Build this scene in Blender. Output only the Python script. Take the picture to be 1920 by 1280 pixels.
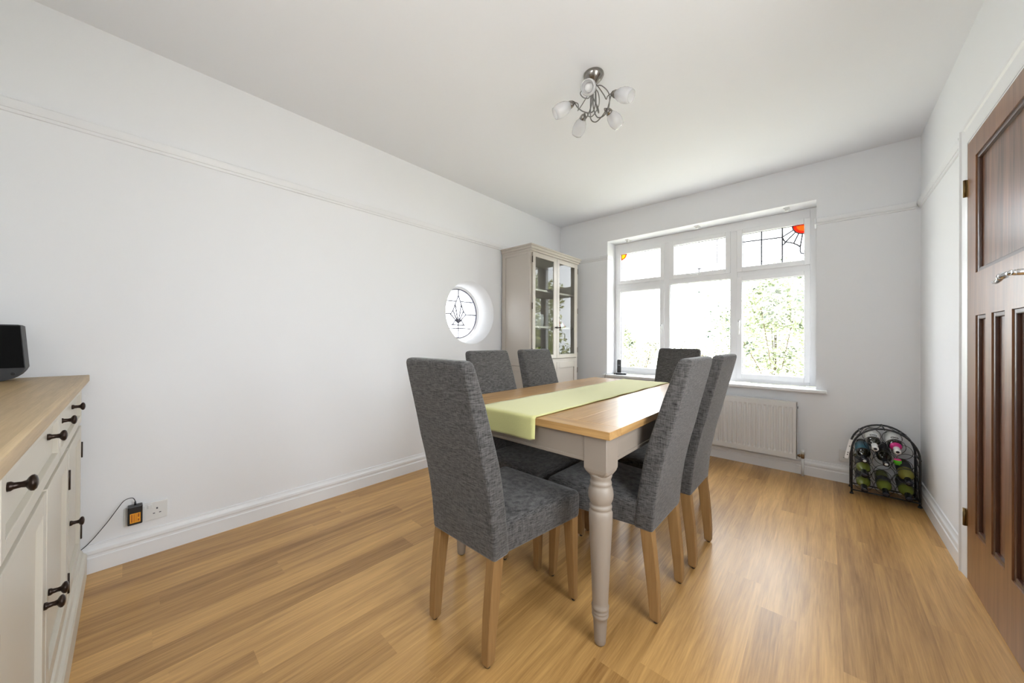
import bpy, bmesh, math, random
from mathutils import Vector, Matrix
random.seed(7)
for o in list(bpy.data.objects): bpy.data.objects.remove(o)
scene = bpy.context.scene
PI = math.pi
# ------------------------------------------------------------------ camera
F, YAW, HY, ROLL, PITCH = 650.15, 0.73398, 635.15, 0.00531, 0.0033
cam = bpy.data.cameras.new('camera'); camo = bpy.data.objects.new('camera', cam)
scene.collection.objects.link(camo); scene.camera = camo
cam.sensor_width = 36; cam.lens = F/1920*36; cam.shift_y = -(640-HY)/1920
cam.clip_start = 0.02; cam.clip_end = 300
l = Vector((math.cos(YAW), math.sin(YAW), 0)); f = Vector((-math.sin(YAW), math.cos(YAW), 0)); u = Vector((0, 0, 1))
f2 = f*math.cos(PITCH)+u*math.sin(PITCH); u2 = -f*math.sin(PITCH)+u*math.cos(PITCH)
r3 = l*math.cos(ROLL)+u2*math.sin(ROLL); u3 = -l*math.sin(ROLL)+u2*math.cos(ROLL)
camo.matrix_world = Matrix(((r3.x, u3.x, -f2.x, 0), (r3.y, u3.y, -f2.y, 0), (r3.z, u3.z, -f2.z, 1.05), (0, 0, 0, 1)))
# ------------------------------------------------------------------ world, exposure
w = bpy.data.worlds.new('sky'); scene.world = w; w.use_nodes = True
bg = w.node_tree.nodes['Background']; bg.inputs[0].default_value = (0.93, 0.96, 1.0, 1); bg.inputs[1].default_value = 5.0
scene.view_settings.view_transform = 'Standard'; scene.view_settings.look = 'None'
scene.view_settings.exposure = 1.12; scene.view_settings.gamma = 1
sd = bpy.data.lights.new('sun', 'SUN'); sd.energy = 12; sd.angle = math.radians(1.0); sd.color = (1.0, 0.96, 0.90)
so = bpy.data.objects.new('sun', sd); scene.collection.objects.link(so)
so.rotation_euler = Vector((0.30, 0.10, -0.95)).to_track_quat('-Z', 'Y').to_euler()
# daylight portals in the openings (they only guide the sky's light)
def portal(name, loc, rot, sx, sy):
    ld = bpy.data.lights.new(name, 'AREA'); ld.shape = 'RECTANGLE'; ld.size = sx; ld.size_y = sy
    ld.cycles.is_portal = True
    o = bpy.data.objects.new(name, ld); scene.collection.objects.link(o); o.location = loc; o.rotation_euler = rot
portal('window_portal', (-0.93, 3.93, 1.42), (-PI/2, 0, 0), 1.78, 1.5)
portal("added_side_window_portal", (0.72, 0.75, 1.325), (0, PI/2, 0), 1.45, 1.0)
portal('added_high_window_portal', (-0.50, -0.86, 1.75), (PI/2, 0, 0), 0.9, 0.8)
portal('round_window_portal', (-2.70, 2.14, 1.303), (0, -PI/2, 0), 0.5, 0.5)

# ------------------------------------------------------------------ room measures
LX, RX, BY, RY, HC = -2.443, 0.482, 3.598, -0.58, 2.448
C = scene.collection
# ------------------------------------------------------------------ materials
def nt(name):
    m = bpy.data.materials.new(name); m.use_nodes = True
    t = m.node_tree; return m, t, t.nodes['Principled BSDF']
def mat(name, col, rough=0.5, metal=0.0, bump=0.0, bscale=60, var=0.0, coat=0.0, spec=0.5):
    m, t, b = nt(name); N = t.nodes; K = t.links
    b.inputs['Base Color'].default_value = (*col, 1); b.inputs['Roughness'].default_value = rough
    b.inputs['Metallic'].default_value = metal; b.inputs['Coat Weight'].default_value = coat
    b.inputs['Specular IOR Level'].default_value = spec
    if bump or var:
        tc = N.new('ShaderNodeTexCoord'); n = N.new('ShaderNodeTexNoise'); n.inputs['Scale'].default_value = bscale
        n.inputs['Detail'].default_value = 4; K.new(tc.outputs['Object'], n.inputs['Vector'])
        if bump:
            bp = N.new('ShaderNodeBump'); bp.inputs['Strength'].default_value = bump; bp.inputs['Distance'].default_value = 0.002
            K.new(n.outputs['Fac'], bp.inputs['Height']); K.new(bp.outputs[0], b.inputs['Normal'])
        if var:
            mx = N.new('ShaderNodeMixRGB'); mx.inputs[1].default_value = (*[c*(1-var) for c in col], 1); mx.inputs[2].default_value = (*[min(1, c*(1+var)) for c in col], 1)
            K.new(n.outputs['Fac'], mx.inputs[0]); K.new(mx.outputs[0], b.inputs['Base Color'])
    return m
def wood(name, dark, light, axis=1, rough=0.4, scale=1.0, planks=None, coat=0.0, bump=0.15, contrast=1.0, spec=0.5, crough=0.26):
    """long grained wood; axis = grain direction; planks = (width axis, width, length) for floor boards"""
    m, t, b = nt(name); N = t.nodes; K = t.links
    tc = N.new('ShaderNodeTexCoord'); sep = N.new('ShaderNodeSeparateXYZ'); K.new(tc.outputs['Object'], sep.inputs[0])
    def M(op, a, c=None):
        n = N.new('ShaderNodeMath'); n.operation = op
        for i, v in enumerate((a, c)):
            if v is None: continue
            if isinstance(v, (int, float)): n.inputs[i].default_value = v
            else: K.new(v, n.inputs[i])
        return n.outputs[0]
    src = tc.outputs['Object']; pid = None
    if planks:
        wa, pw, pl = planks
        wi = M('FLOOR', M('DIVIDE', M('ADD', sep.outputs[wa], 2.414+pw*20), pw))
        wn = N.new('ShaderNodeTexWhiteNoise'); wn.noise_dimensions = '1D'; K.new(wi, wn.inputs['W'])
        off = M('MULTIPLY', wn.outputs['Value'], pl*3.7)
        li = M('FLOOR', M('DIVIDE', M('ADD', sep.outputs[axis], off), pl))
        cb = N.new('ShaderNodeCombineXYZ'); K.new(wi, cb.inputs[0]); K.new(li, cb.inputs[1])
        wn2 = N.new('ShaderNodeTexWhiteNoise'); wn2.noise_dimensions = '2D'; K.new(cb.outputs[0], wn2.inputs['Vector'])
        pid = wn2.outputs['Value']
        va = N.new('ShaderNodeVectorMath'); va.operation = 'SCALE'; K.new(wn2.outputs['Color'], va.inputs[0]); va.inputs[3].default_value = 30
        vb = N.new('ShaderNodeVectorMath'); vb.operation = 'ADD'; K.new(tc.outputs['Object'], vb.inputs[0]); K.new(va.outputs[0], vb.inputs[1]); src = vb.outputs[0]
    mp = N.new('ShaderNodeMapping'); K.new(src, mp.inputs[0])
    s = [26*scale]*3; s[axis] = 1.6*scale; mp.inputs['Scale'].default_value = s
    n1 = N.new('ShaderNodeTexNoise'); n1.inputs['Scale'].default_value = 1; n1.inputs['Detail'].default_value = 6; n1.inputs['Roughness'].default_value = 0.65; n1.inputs['Distortion'].default_value = 0.6
    K.new(mp.outputs[0], n1.inputs['Vector'])
    mp2 = N.new('ShaderNodeMapping'); K.new(src, mp2.inputs[0]); s = [220*scale]*3; s[axis] = 7*scale; mp2.inputs['Scale'].default_value = s
    n2 = N.new('ShaderNodeTexNoise'); n2.inputs['Scale'].default_value = 1; n2.inputs['Detail'].default_value = 3; K.new(mp2.outputs[0], n2.inputs['Vector'])
    v = M('ADD', M('MULTIPLY', n1.outputs['Fac'], 0.75), M('MULTIPLY', n2.outputs['Fac'], 0.35))
    if pid is not None: v = M('ADD', v, M('MULTIPLY', M('SUBTRACT', pid, 0.5), 0.26))
    cr = N.new('ShaderNodeValToRGB'); K.new(v, cr.inputs[0]); e = cr.color_ramp.elements
    e[0].position = 0.55-0.22/contrast; e[0].color = (*dark, 1); e[1].position = 0.55+0.2/contrast; e[1].color = (*light, 1)
    out = cr.outputs[0]
    K.new(out, b.inputs['Base Color']); b.inputs['Roughness'].default_value = rough; b.inputs['Coat Weight'].default_value = coat; b.inputs['Coat Roughness'].default_value = crough; b.inputs['Specular IOR Level'].default_value = spec
    bp = N.new('ShaderNodeBump'); bp.inputs['Strength'].default_value = bump; bp.inputs['Distance'].default_value = 0.001
    K.new(n2.outputs['Fac'], bp.inputs['Height']); K.new(bp.outputs[0], b.inputs['Normal'])
    return m
def fabric(name, dark, light, hor=2):
    m, t, b = nt(name); N = t.nodes; K = t.links
    tc = N.new('ShaderNodeTexCoord'); outs = []
    for sc in ((40, 40, 430), (330, 330, 45)):
        mp = N.new('ShaderNodeMapping'); K.new(tc.outputs['Object'], mp.inputs[0]); mp.inputs['Scale'].default_value = sc
        n = N.new('ShaderNodeTexNoise'); n.inputs['Scale'].default_value = 1; n.inputs['Detail'].default_value = 3; n.inputs['Roughness'].default_value = 0.6
        K.new(mp.outputs[0], n.inputs['Vector']); outs.append(n.outputs['Fac'])
    a = N.new('ShaderNodeMath'); a.operation = 'ADD'; w0 = N.new('ShaderNodeMath'); w0.operation = 'MULTIPLY'; w0.inputs[1].default_value = 1.25; K.new(outs[0], w0.inputs[0])
    w1 = N.new('ShaderNodeMath'); w1.operation = 'MULTIPLY'; w1.inputs[1].default_value = 0.75; K.new(outs[1], w1.inputs[0])
    K.new(w0.outputs[0], a.inputs[0]); K.new(w1.outputs[0], a.inputs[1])
    cr = N.new('ShaderNodeValToRGB'); a2 = N.new('ShaderNodeMath'); a2.operation = 'MULTIPLY'; a2.inputs[1].default_value = 0.5
    K.new(a.outputs[0], a2.inputs[0]); K.new(a2.outputs[0], cr.inputs[0]); e = cr.color_ramp.elements
    e[0].position = 0.36; e[0].color = (*dark, 1); e[1].position = 0.64; e[1].color = (*light, 1)
    K.new(cr.outputs[0], b.inputs['Base Color']); b.inputs['Roughness'].default_value = 0.95
    b.inputs['Specular IOR Level'].default_value = 0.15; b.inputs['Sheen Weight'].default_value = 0.25; b.inputs['Sheen Roughness'].default_value = 0.5
    bp = N.new('ShaderNodeBump'); bp.inputs['Strength'].default_value = 0.35; bp.inputs['Distance'].default_value = 0.0015
    K.new(a2.outputs[0], bp.inputs['Height']); K.new(bp.outputs[0], b.inputs['Normal'])
    return m
def glass(name, tint=(1, 1, 1), rough=0.0, refl=1.0, frost=0.0, ior=1.5):
    m = bpy.data.materials.new(name); m.use_nodes = True; t = m.node_tree; N = t.nodes; K = t.links
    N.remove(N['Principled BSDF']); out = N['Material Output']
    tr = N.new('ShaderNodeBsdfTransparent'); tr.inputs[0].default_value = (*tint, 1)
    gl = N.new('ShaderNodeBsdfGlossy'); gl.inputs['Roughness'].default_value = rough
    fr = N.new('ShaderNodeFresnel'); fr.inputs[0].default_value = ior
    ge = N.new('ShaderNodeNewGeometry'); iv = N.new('ShaderNodeMath'); iv.operation = 'SUBTRACT'; iv.inputs[0].default_value = 1; K.new(ge.outputs['Backfacing'], iv.inputs[1])
    ml = N.new('ShaderNodeMath'); ml.operation = 'MULTIPLY'; K.new(fr.outputs[0], ml.inputs[0]); K.new(iv.outputs[0], ml.inputs[1])
    m1 = N.new('ShaderNodeMath'); m1.operation = 'MULTIPLY'; m1.inputs[1].default_value = refl; K.new(ml.outputs[0], m1.inputs[0])
    mx = N.new('ShaderNodeMixShader'); K.new(m1.outputs[0], mx.inputs[0]); K.new(gl.outputs[0], mx.inputs[2])
    if frost:
        df = N.new('ShaderNodeBsdfTranslucent'); df.inputs[0].default_value = (*tint, 1)
        d2 = N.new('ShaderNodeBsdfDiffuse'); d2.inputs[0].default_value = (*tint, 1)
        m2 = N.new('ShaderNodeMixShader'); m2.inputs[0].default_value = 0.5; K.new(df.outputs[0], m2.inputs[1]); K.new(d2.outputs[0], m2.inputs[2])
        m3 = N.new('ShaderNodeMixShader'); m3.inputs[0].default_value = frost; K.new(tr.outputs[0], m3.inputs[1]); K.new(m2.outputs[0], m3.inputs[2])
        K.new(m3.outputs[0], mx.inputs[1])
    else: K.new(tr.outputs[0], mx.inputs[1])
    K.new(mx.outputs[0], out.inputs[0]); return m

WALL = mat('wall_paint', (0.845, 0.85, 0.868), 0.9, bump=0.08, bscale=180)
CEIL = mat('ceiling_paint', (0.875, 0.885, 0.92), 0.95)
TRIM = mat('white_gloss_trim', (0.83, 0.835, 0.85), 0.35)
UPVC = mat('white_upvc', (0.86, 0.86, 0.87), 0.3)
FLOOR = wood('oak_floor_boards', (0.27, 0.132, 0.035), (0.68, 0.40, 0.142), 1, 0.5, 1.0, (0, 0.123, 1.05), bump=0.12, coat=0.6, spec=0.2, crough=0.30, contrast=0.85)
OAKT = wood('oak_table_top', (0.32, 0.165, 0.052), (0.60, 0.36, 0.14), 1, 0.4, 1.0, None, bump=0.08, coat=0.7, spec=0.3)
OAKE = wood('oak_end_board', (0.32, 0.165, 0.052), (0.60, 0.36, 0.14), 0, 0.4, 1.0, None, bump=0.08, coat=0.7, spec=0.3)
OAKS = wood('oak_sideboard_top', (0.36, 0.245, 0.115), (0.58, 0.42, 0.225), 0, 0.4, 1.1, (1, 0.11, 9.0), bump=0.15)
OAKL = wood('oak_chair_leg', (0.22, 0.115, 0.040), (0.38, 0.222, 0.088), 2, 0.45, 1.0, None, bump=0.05)
DOORW = wood('dark_stained_door', (0.12, 0.046, 0.018), (0.33, 0.155, 0.066), 2, 0.3, 0.8, None, coat=0.25, bump=0.1)
DOORP = wood('dark_oak_door_panel', (0.055, 0.022, 0.012), (0.30, 0.14, 0.075), 2, 0.28, 0.7, None, coat=0.3, bump=0.12, contrast=1.6)
DMOULD = mat('dark_door_moulding', (0.075, 0.03, 0.017), 0.3, coat=0.3)
GREIGE = mat('greige_paint', (0.30, 0.25, 0.205), 0.45)
CABP = mat('stone_cabinet_paint', (0.47, 0.425, 0.375), 0.32)
CREAM = mat('cream_sideboard_paint', (0.64, 0.60, 0.52), 0.4)
FAB = fabric('grey_slub_fabric', (0.014, 0.0128, 0.012), (0.142, 0.134, 0.129))
RUN = mat('pale_green_linen', (0.62, 0.60, 0.25), 0.9, bump=0.5, bscale=400, var=0.08)
RUN.node_tree.nodes['Principled BSDF'].inputs['Sheen Weight'].default_value = 0.3
BLACK = mat('black_plastic', (0.012, 0.012, 0.013), 0.35)
SCREEN = mat('black_glass_screen', (0.002, 0.002, 0.002), 0.5, spec=0.1)
DGREY = mat('dark_grey_plastic', (0.03, 0.031, 0.034), 0.5)
BRONZE = mat('dark_bronze', (0.030, 0.017, 0.012), 0.28, 0.6)
HINGE = mat('antique_hinge', (0.035, 0.022, 0.015), 0.4, 0.6)
BRASS = mat('old_brass_hinge', (0.20, 0.13, 0.05), 0.35, 0.9)
CHROME = mat('polished_chrome', (0.8, 0.8, 0.82), 0.08, 1.0)
NICKEL = mat('brushed_nickel', (0.30, 0.28, 0.26), 0.22, 1.0)
SATIN = mat('satin_nickel_arm', (0.22, 0.215, 0.21), 0.3, 1.0)
IRON = mat('wrought_iron', (0.045, 0.045, 0.05), 0.4, 0.5)
WPLAS = mat('white_plastic', (0.78, 0.78, 0.77), 0.35)
RAD = mat('white_radiator_enamel', (0.74, 0.74, 0.74), 0.3)
ORANGE = mat('orange_label', (0.85, 0.36, 0.02), 0.5)
LEAD = mat('lead_came', (0.09, 0.09, 0.11), 0.5)
LEADL = mat('washed_out_lead_came', (0.45, 0.45, 0.48), 0.5)  # paler copy of the lead, glare washout put into its colour
GASKET = mat('dark_glazing_seal', (0.08, 0.08, 0.10), 0.6)
GLASS = glass('window_glass', (0.97, 0.98, 0.98))
CABG = glass('cabinet_glass', (0.93, 0.95, 0.94), refl=1)
FROST = glass('frosted_lamp_glass', (0.96, 0.96, 0.97), 0.2, frost=0.45)
REDG = glass('red_stained_glass', (0.62, 0.045, 0.01)); ORG = glass('orange_stained_glass', (0.75, 0.14, 0.015))
YELG = glass('yellow_stained_glass', (0.80, 0.50, 0.04))
GREENB = mat('green_bottle_glass', (0.16, 0.19, 0.03), 0.08, spec=0.8); GREENY = mat('yellow_green_bottle_glass', (0.27, 0.25, 0.05), 0.08, spec=0.8)
DARKB = mat('dark_bottle_glass', (0.02, 0.018, 0.01), 0.06, spec=0.8)
LAB_D = mat('dark_label', (0.035, 0.035, 0.04), 0.5); LAB_W = mat('white_label', (0.75, 0.75, 0.74), 0.5); LAB_B = mat('blue_label', (0.05, 0.15, 0.21), 0.5)
CAP_D = mat('black_foil', (0.012, 0.012, 0.022), 0.25); CAP_W = mat('white_foil', (0.75, 0.75, 0.74), 0.35); CAP_P = mat('pink_foil', (0.65, 0.02, 0.22), 0.35); CAP_G = mat('bright_green_foil', (0.07, 0.42, 0.01), 0.35)
CERAM = mat('white_ceramic', (0.75, 0.75, 0.74), 0.25); RED = mat('red_glaze', (0.45, 0.06, 0.05), 0.4)
BARK = mat('bark', (0.12, 0.09, 0.06), 0.9)

# ------------------------------------------------------------------ mesh helpers
def bx(bm, a, b, mi=0, bev=0.0):
    x0, y0, z0 = a; x1, y1, z1 = b
    x0, x1 = min(x0, x1), max(x0, x1); y0, y1 = min(y0, y1), max(y0, y1); z0, z1 = min(z0, z1), max(z0, z1)
    vs = [bm.verts.new(p) for p in ((x0, y0, z0), (x1, y0, z0), (x1, y1, z0), (x0, y1, z0), (x0, y0, z1), (x1, y0, z1), (x1, y1, z1), (x0, y1, z1))]
    fs = [bm.faces.new([vs[i] for i in q]) for q in ((3, 2, 1, 0), (4, 5, 6, 7), (0, 1, 5, 4), (1, 2, 6, 5), (2, 3, 7, 6), (3, 0, 4, 7))]
    for q in fs: q.material_index = mi
    if bev:
        es = list({e for q in fs for e in q.edges})
        r = bmesh.ops.bevel(bm, geom=es, offset=bev, segments=2, affect='EDGES', profile=0.6)
        for q in r['faces']: q.material_index = mi
def tube(bm, pts, r, n=10, mi=0, closed=False, caps=True):
    P = [Vector(p) for p in pts]; rr = r if isinstance(r, (list, tuple)) else [r]*len(P); rings = []
    up = None
    for i, p in enumerate(P):
        a = P[i-1] if (i or closed) else p; c = P[(i+1) % len(P)] if (i < len(P)-1 or closed) else p
        t = (c-a).normalized()
        if up is None:
            up = Vector((0, 0, 1)) if abs(t.z) < 0.9 else Vector((1, 0, 0))
        sd = t.cross(up)
        if sd.length < 1e-6: sd = t.cross(Vector((0, 1, 0)))
        sd.normalize(); up = sd.cross(t).normalized()
        rings.append([bm.verts.new(p+(sd*math.cos(2*PI*k/n)+up*math.sin(2*PI*k/n))*rr[i]) for k in range(n)])
    m = len(rings)
    for i in range(m if closed else m-1):
        A, B = rings[i], rings[(i+1) % m]
        for k in range(n):
            q = bm.faces.new((A[k], A[(k+1) % n], B[(k+1) % n], B[k])); q.smooth = True; q.material_index = mi
    if caps and not closed:
        q = bm.faces.new(rings[0]); q.material_index = mi; q = bm.faces.new(list(reversed(rings[-1]))); q.material_index = mi
def lathe(bm, prof, n=24, mi=0, M=None, mats=None):
    """prof: (z, r) pairs about +Z; M: matrix; mats: material index per segment"""
    M = M or Matrix(); rings = []
    for z, r in prof:
        rings.append([bm.verts.new(M @ Vector((r*math.cos(2*PI*k/n), r*math.sin(2*PI*k/n), z))) for k in range(n)] if r > 1e-5 else [bm.verts.new(M @ Vector((0, 0, z)))])
    for i in range(len(rings)-1):
        A, B = rings[i], rings[i+1]; mm = mats[i] if mats else mi
        for k in range(n):
            a, b = A[k % len(A)], A[(k+1) % len(A)]; c, d = B[(k+1) % len(B)], B[k % len(B)]
            vs = []
            for v in (a, b, c, d):
                if v not in vs: vs.append(v)
            if len(vs) > 2:
                q = bm.faces.new(vs); q.smooth = True; q.material_index = mm
    for R, rev in ((rings[0], True), (rings[-1], False)):
        if len(R) > 2:
            q = bm.faces.new(list(reversed(R)) if rev else R); q.material_index = mats[0 if rev else -1] if mats else mi
def prism(bm, poly, axis, a, b, mi=0):
    """extrude a 2-D outline along an axis from a to b; poly coords are the other two axes in order"""
    def P(u_, v_, t):
        c = [u_, v_]; c.insert(axis, t); return bm.verts.new(c)
    A = [P(x, y, a) for x, y in poly]; B = [P(x, y, b) for x, y in poly]; n = len(poly)
    q = bm.faces.new(A); q.material_index = mi; q = bm.faces.new(list(reversed(B))); q.material_index = mi
    for i in range(n):
        q = bm.faces.new((A[i], B[i], B[(i+1) % n], A[(i+1) % n])); q.material_index = mi
def loft(bm, secs, mi=0, smooth=True, cap0=True, cap1=True):
    R = [[bm.verts.new(p) for p in s] for s in secs]; n = len(R[0])
    for i in range(len(R)-1):
        for k in range(n):
            q = bm.faces.new((R[i][k], R[i][(k+1) % n], R[i+1][(k+1) % n], R[i+1][k])); q.smooth = smooth; q.material_index = mi
    if cap0: q = bm.faces.new(list(reversed(R[0]))); q.material_index = mi
    if cap1: q = bm.faces.new(R[-1]); q.material_index = mi
def rpoly(pts, r, n=4):
    """round the corners of a convex polygon (ccw)"""
    out = []; m = len(pts)
    for i in range(m):
        p = Vector(pts[i]); a = (Vector(pts[i-1])-p).normalized(); b = (Vector(pts[(i+1) % m])-p).normalized()
        rr = r[i] if isinstance(r, (list, tuple)) else r
        p0 = p+a*rr; p1 = p+b*rr
        for k in range(n+1):
            t = k/n; q = p0*(1-t)**2+p*2*t*(1-t)+p1*t*t; out.append((q.x, q.y))
    return out
def obj(name, bm, m, parent=None, loc=None, weld=False, auto=None):
    bmesh.ops.recalc_face_normals(bm, faces=bm.faces)
    me = bpy.data.meshes.new(name); bm.to_mesh(me); bm.free()
    for x in (m if isinstance(m, (list, tuple)) else [m]): me.materials.append(x)
    o = bpy.data.objects.new(name, me); C.objects.link(o)
    if parent: o.parent = parent
    if loc: o.location = loc
    return o
def B(): return bmesh.new()
def thing(name, label, cat, loc=(0, 0, 0), rz=0, group=None):
    o = bpy.data.objects.new(name, None); C.objects.link(o); o.empty_display_size = 0.1
    o.location = loc; o.rotation_euler = (0, 0, rz); o['label'] = label; o['category'] = cat
    if group: o['group'] = group
    return o
def tag(o, label, cat, group=None, kind=None):
    o['label'] = label; o['category'] = cat
    if group: o['group'] = group
    if kind: o['kind'] = kind
    return o
def st(o, label=None):
    o['kind'] = 'structure'
    if label: o['label'] = label
    return o
def kids(o): return [c for c in bpy.data.objects if c.parent == o]
def copy_tree(o, parent=None):
    c = o.copy(); C.objects.link(c); c.parent = parent
    for ch in kids(o): copy_tree(ch, c)
    return c

# ================================================================== THE ROOM
b = B(); bx(b, (LX-0.3, RY-0.3, -0.12), (RX+0.3, BY+0.3, 0)); st(obj('floor', b, FLOOR))
b = B(); bx(b, (LX-0.3, RY-0.3, HC), (RX+0.3, BY+0.3, HC+0.12)); st(obj('ceiling', b, CEIL))
# far wall round the window
WX0, WX1, WZ0, WZ1 = -1.811, -0.050, 0.655, 2.160
b = B()
bx(b, (LX-0.3, BY, 0), (WX0, BY+0.31, HC)); bx(b, (WX1, BY, 0), (RX+0.3, BY+0.31, HC))
bx(b, (WX0, BY, 0), (WX1, BY+0.31, WZ0)); bx(b, (WX0, BY, WZ1), (WX1, BY+0.31, HC))
st(obj('wall_back', b, WALL))
# left wall with its round opening
RYC, RZC, R0, R1 = 2.140, 1.303, 0.292, 0.240
b = B(); h = 0.40
bx(b, (LX-0.27, RY-0.3, 0), (LX, RYC-h, HC)); bx(b, (LX-0.27, RYC+h, 0), (LX, BY, HC))
bx(b, (LX-0.27, RYC-h, 0), (LX, RYC+h, RZC-h)); bx(b, (LX-0.27, RYC-h, RZC+h), (LX, RYC+h, HC))
n = 96; inn, sq, back = [], [], []
for k in range(n):
    a = 2*PI*k/n; c, s = math.cos(a), math.sin(a); q = h/max(abs(c), abs(s))
    inn.append(b.verts.new((LX, RYC+R0*c, RZC+R0*s))); sq.append(b.verts.new((LX, RYC+q*c, RZC+q*s)))
    back.append(b.verts.new((LX-0.27, RYC+R1*c, RZC+R1*s)))
for k in range(n):
    j = (k+1) % n; b.faces.new((inn[k], inn[j], sq[j], sq[k])); q = b.faces.new((inn[k], back[k], back[j], inn[j])); q.smooth = True
st(obj('wall_left', b, WALL))
# right wall with the door opening
DY0, DY1, DZ = 1.745, 2.512, 1.945
SY0, SY1, SZ0, SZ1 = 0.25, 1.25, 0.60, 2.05          # unseen side window beside the camera, added to let in fill light
b = B(); bx(b, (RX, DY1, 0), (RX+0.2, BY, HC)); bx(b, (RX, SY1, 0), (RX+0.2, DY0, HC)); bx(b, (RX, DY0, DZ), (RX+0.2, DY1, HC))
bx(b, (RX, RY-0.3, 0), (RX+0.2, SY0, HC)); bx(b, (RX, SY0, 0), (RX+0.2, SY1, SZ0)); bx(b, (RX, SY0, SZ1), (RX+0.2, SY1, HC))
st(obj('wall_right', b, WALL))
# wall behind the camera
NX0, NX1, NZ0, NZ1 = -0.95, -0.05, 1.38, 2.16        # unseen high window behind the camera, added for more fill light
b = B(); bx(b, (LX-0.3, RY-0.25, 0), (NX0, RY, HC)); bx(b, (NX1, RY-0.25, 0), (RX+0.3, RY, HC)); bx(b, (NX0, RY-0.25, 0), (NX1, RY, NZ0)); bx(b, (NX0, RY-0.25, NZ1), (NX1, RY, HC)); st(obj('wall_front', b, WALL))
b = B()
for a0, a1 in (((NX0, NZ0), (NX0+0.05, NZ1)), ((NX1-0.05, NZ0), (NX1, NZ1)), ((NX0+0.05, NZ1-0.05), (NX1-0.05, NZ1)), ((NX0+0.05, NZ0), (NX1-0.05, NZ0+0.05)), ((-0.525, NZ0+0.05), (-0.475, NZ1-0.05))):
    bx(b, (a0[0], RY-0.17, a0[1]), (a1[0], RY-0.11, a1[1]), 0, 0.004)
d4 = st(obj('added_high_window', b, UPVC)); b = B(); bx(b, (NX0+0.04, RY-0.142, NZ0+0.04), (NX1-0.04, RY-0.138, NZ1-0.04)); obj('pane', b, GLASS, d4)
b = B()
for a0, a1 in (((SY0, SZ0), (SY0+0.06, SZ1)), ((SY1-0.06, SZ0), (SY1, SZ1)), ((SY0+0.06, SZ1-0.06), (SY1-0.06, SZ1)), ((SY0+0.06, SZ0), (SY1-0.06, SZ0+0.06)), ((0.725, SZ0+0.06), (0.775, SZ1-0.06))):
    bx(b, (RX+0.11, a0[0], a0[1]), (RX+0.17, a1[0], a1[1]), 0, 0.004)
d2 = st(obj('added_side_window', b, UPVC)); b = B(); bx(b, (RX+0.138, SY0+0.05, SZ0+0.05), (RX+0.142, SY1-0.05, SZ1-0.05)); obj('pane', b, GLASS, d2)

# skirting: profile (distance from wall, height)
SK = [(0, 0), (0.018, 0), (0.018, 0.066), (0.014, 0.070), (0.014, 0.078), (0.017, 0.086), (0.016, 0.098), (0.010, 0.106), (0.007, 0.114), (0.006, 0.122), (0, 0.124)]
PR = [(0, 1.958), (0.006, 1.960), (0.008, 1.966), (0.008, 1.972), (0.012, 1.974), (0.016, 1.984), (0.019, 1.996), (0.020, 2.006), (0.016, 2.010), (0, 2.011)]
def run(name, prof, axis, wallc, sgn, a, c, m=TRIM):
    bb = B(); prism(bb, [(wallc+sgn*d, z) for d, z in prof], axis, a, c); return st(obj(name, bb, m))
run('baseboard_left', SK, 1, LX, 1, RY, BY)
run('baseboard_back', SK, 0, BY, -1, LX+0.018, RX-0.018)
run('baseboard_right', SK, 1, RX, -1, 2.605, BY)
run('trim_1', PR, 1, LX, 1, RY, BY); run('trim_2', PR, 0, BY, -1, LX+0.02, WX0-0.001); run('trim_3', PR, 0, BY, -1, WX1+0.001, RX-0.02)
run('trim_4', PR, 1, RX, -1, 2.605, BY)
# ends of the picture rail turned into the window reveal
for nm, x0, x1 in (('trim_5', WX0, WX0+0.012), ('trim_6', WX1-0.012, WX1)):
    b = B(); bx(b, (x0, BY-0.018, 1.962), (x1, BY+0.12, 2.008), 0, 0.003); st(obj(nm, b, TRIM))
# door casing
def casing(bm, x, y0, y1, z1, wd=0.078):
    p = [(0, 0), (0.020, 0), (0.022, 0.008), (0.022, 0.020), (0.016, 0.026), (0.014, 0.045), (0.012, 0.066), (0.010, 0.078), (0, 0.078)]
    prism(bm, [(x-d, y1+(wd-w_)) for d, w_ in p], 2, 0, z1+wd)          # far upright
    prism(bm, [(x-d, y0-(wd-w_)) for d, w_ in reversed(p)], 2, 0, z1+wd)
    prism(bm, [(x-d, z1+(wd-w_)) for d, w_ in reversed(p)], 1, y0-0.0, y1+0.0)
b = B(); casing(b, RX, DY0, DY1, DZ-0.004)
bx(b, (RX-0.008, DY1-0.012, 0), (RX+0.12, DY1, DZ)); bx(b, (RX-0.008, DY0, 0), (RX+0.12, DY0+0.012, DZ)); bx(b, (RX-0.008, DY0, DZ-0.012), (RX+0.12, DY1, DZ))
st(obj('trim_7', b, TRIM))

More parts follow.
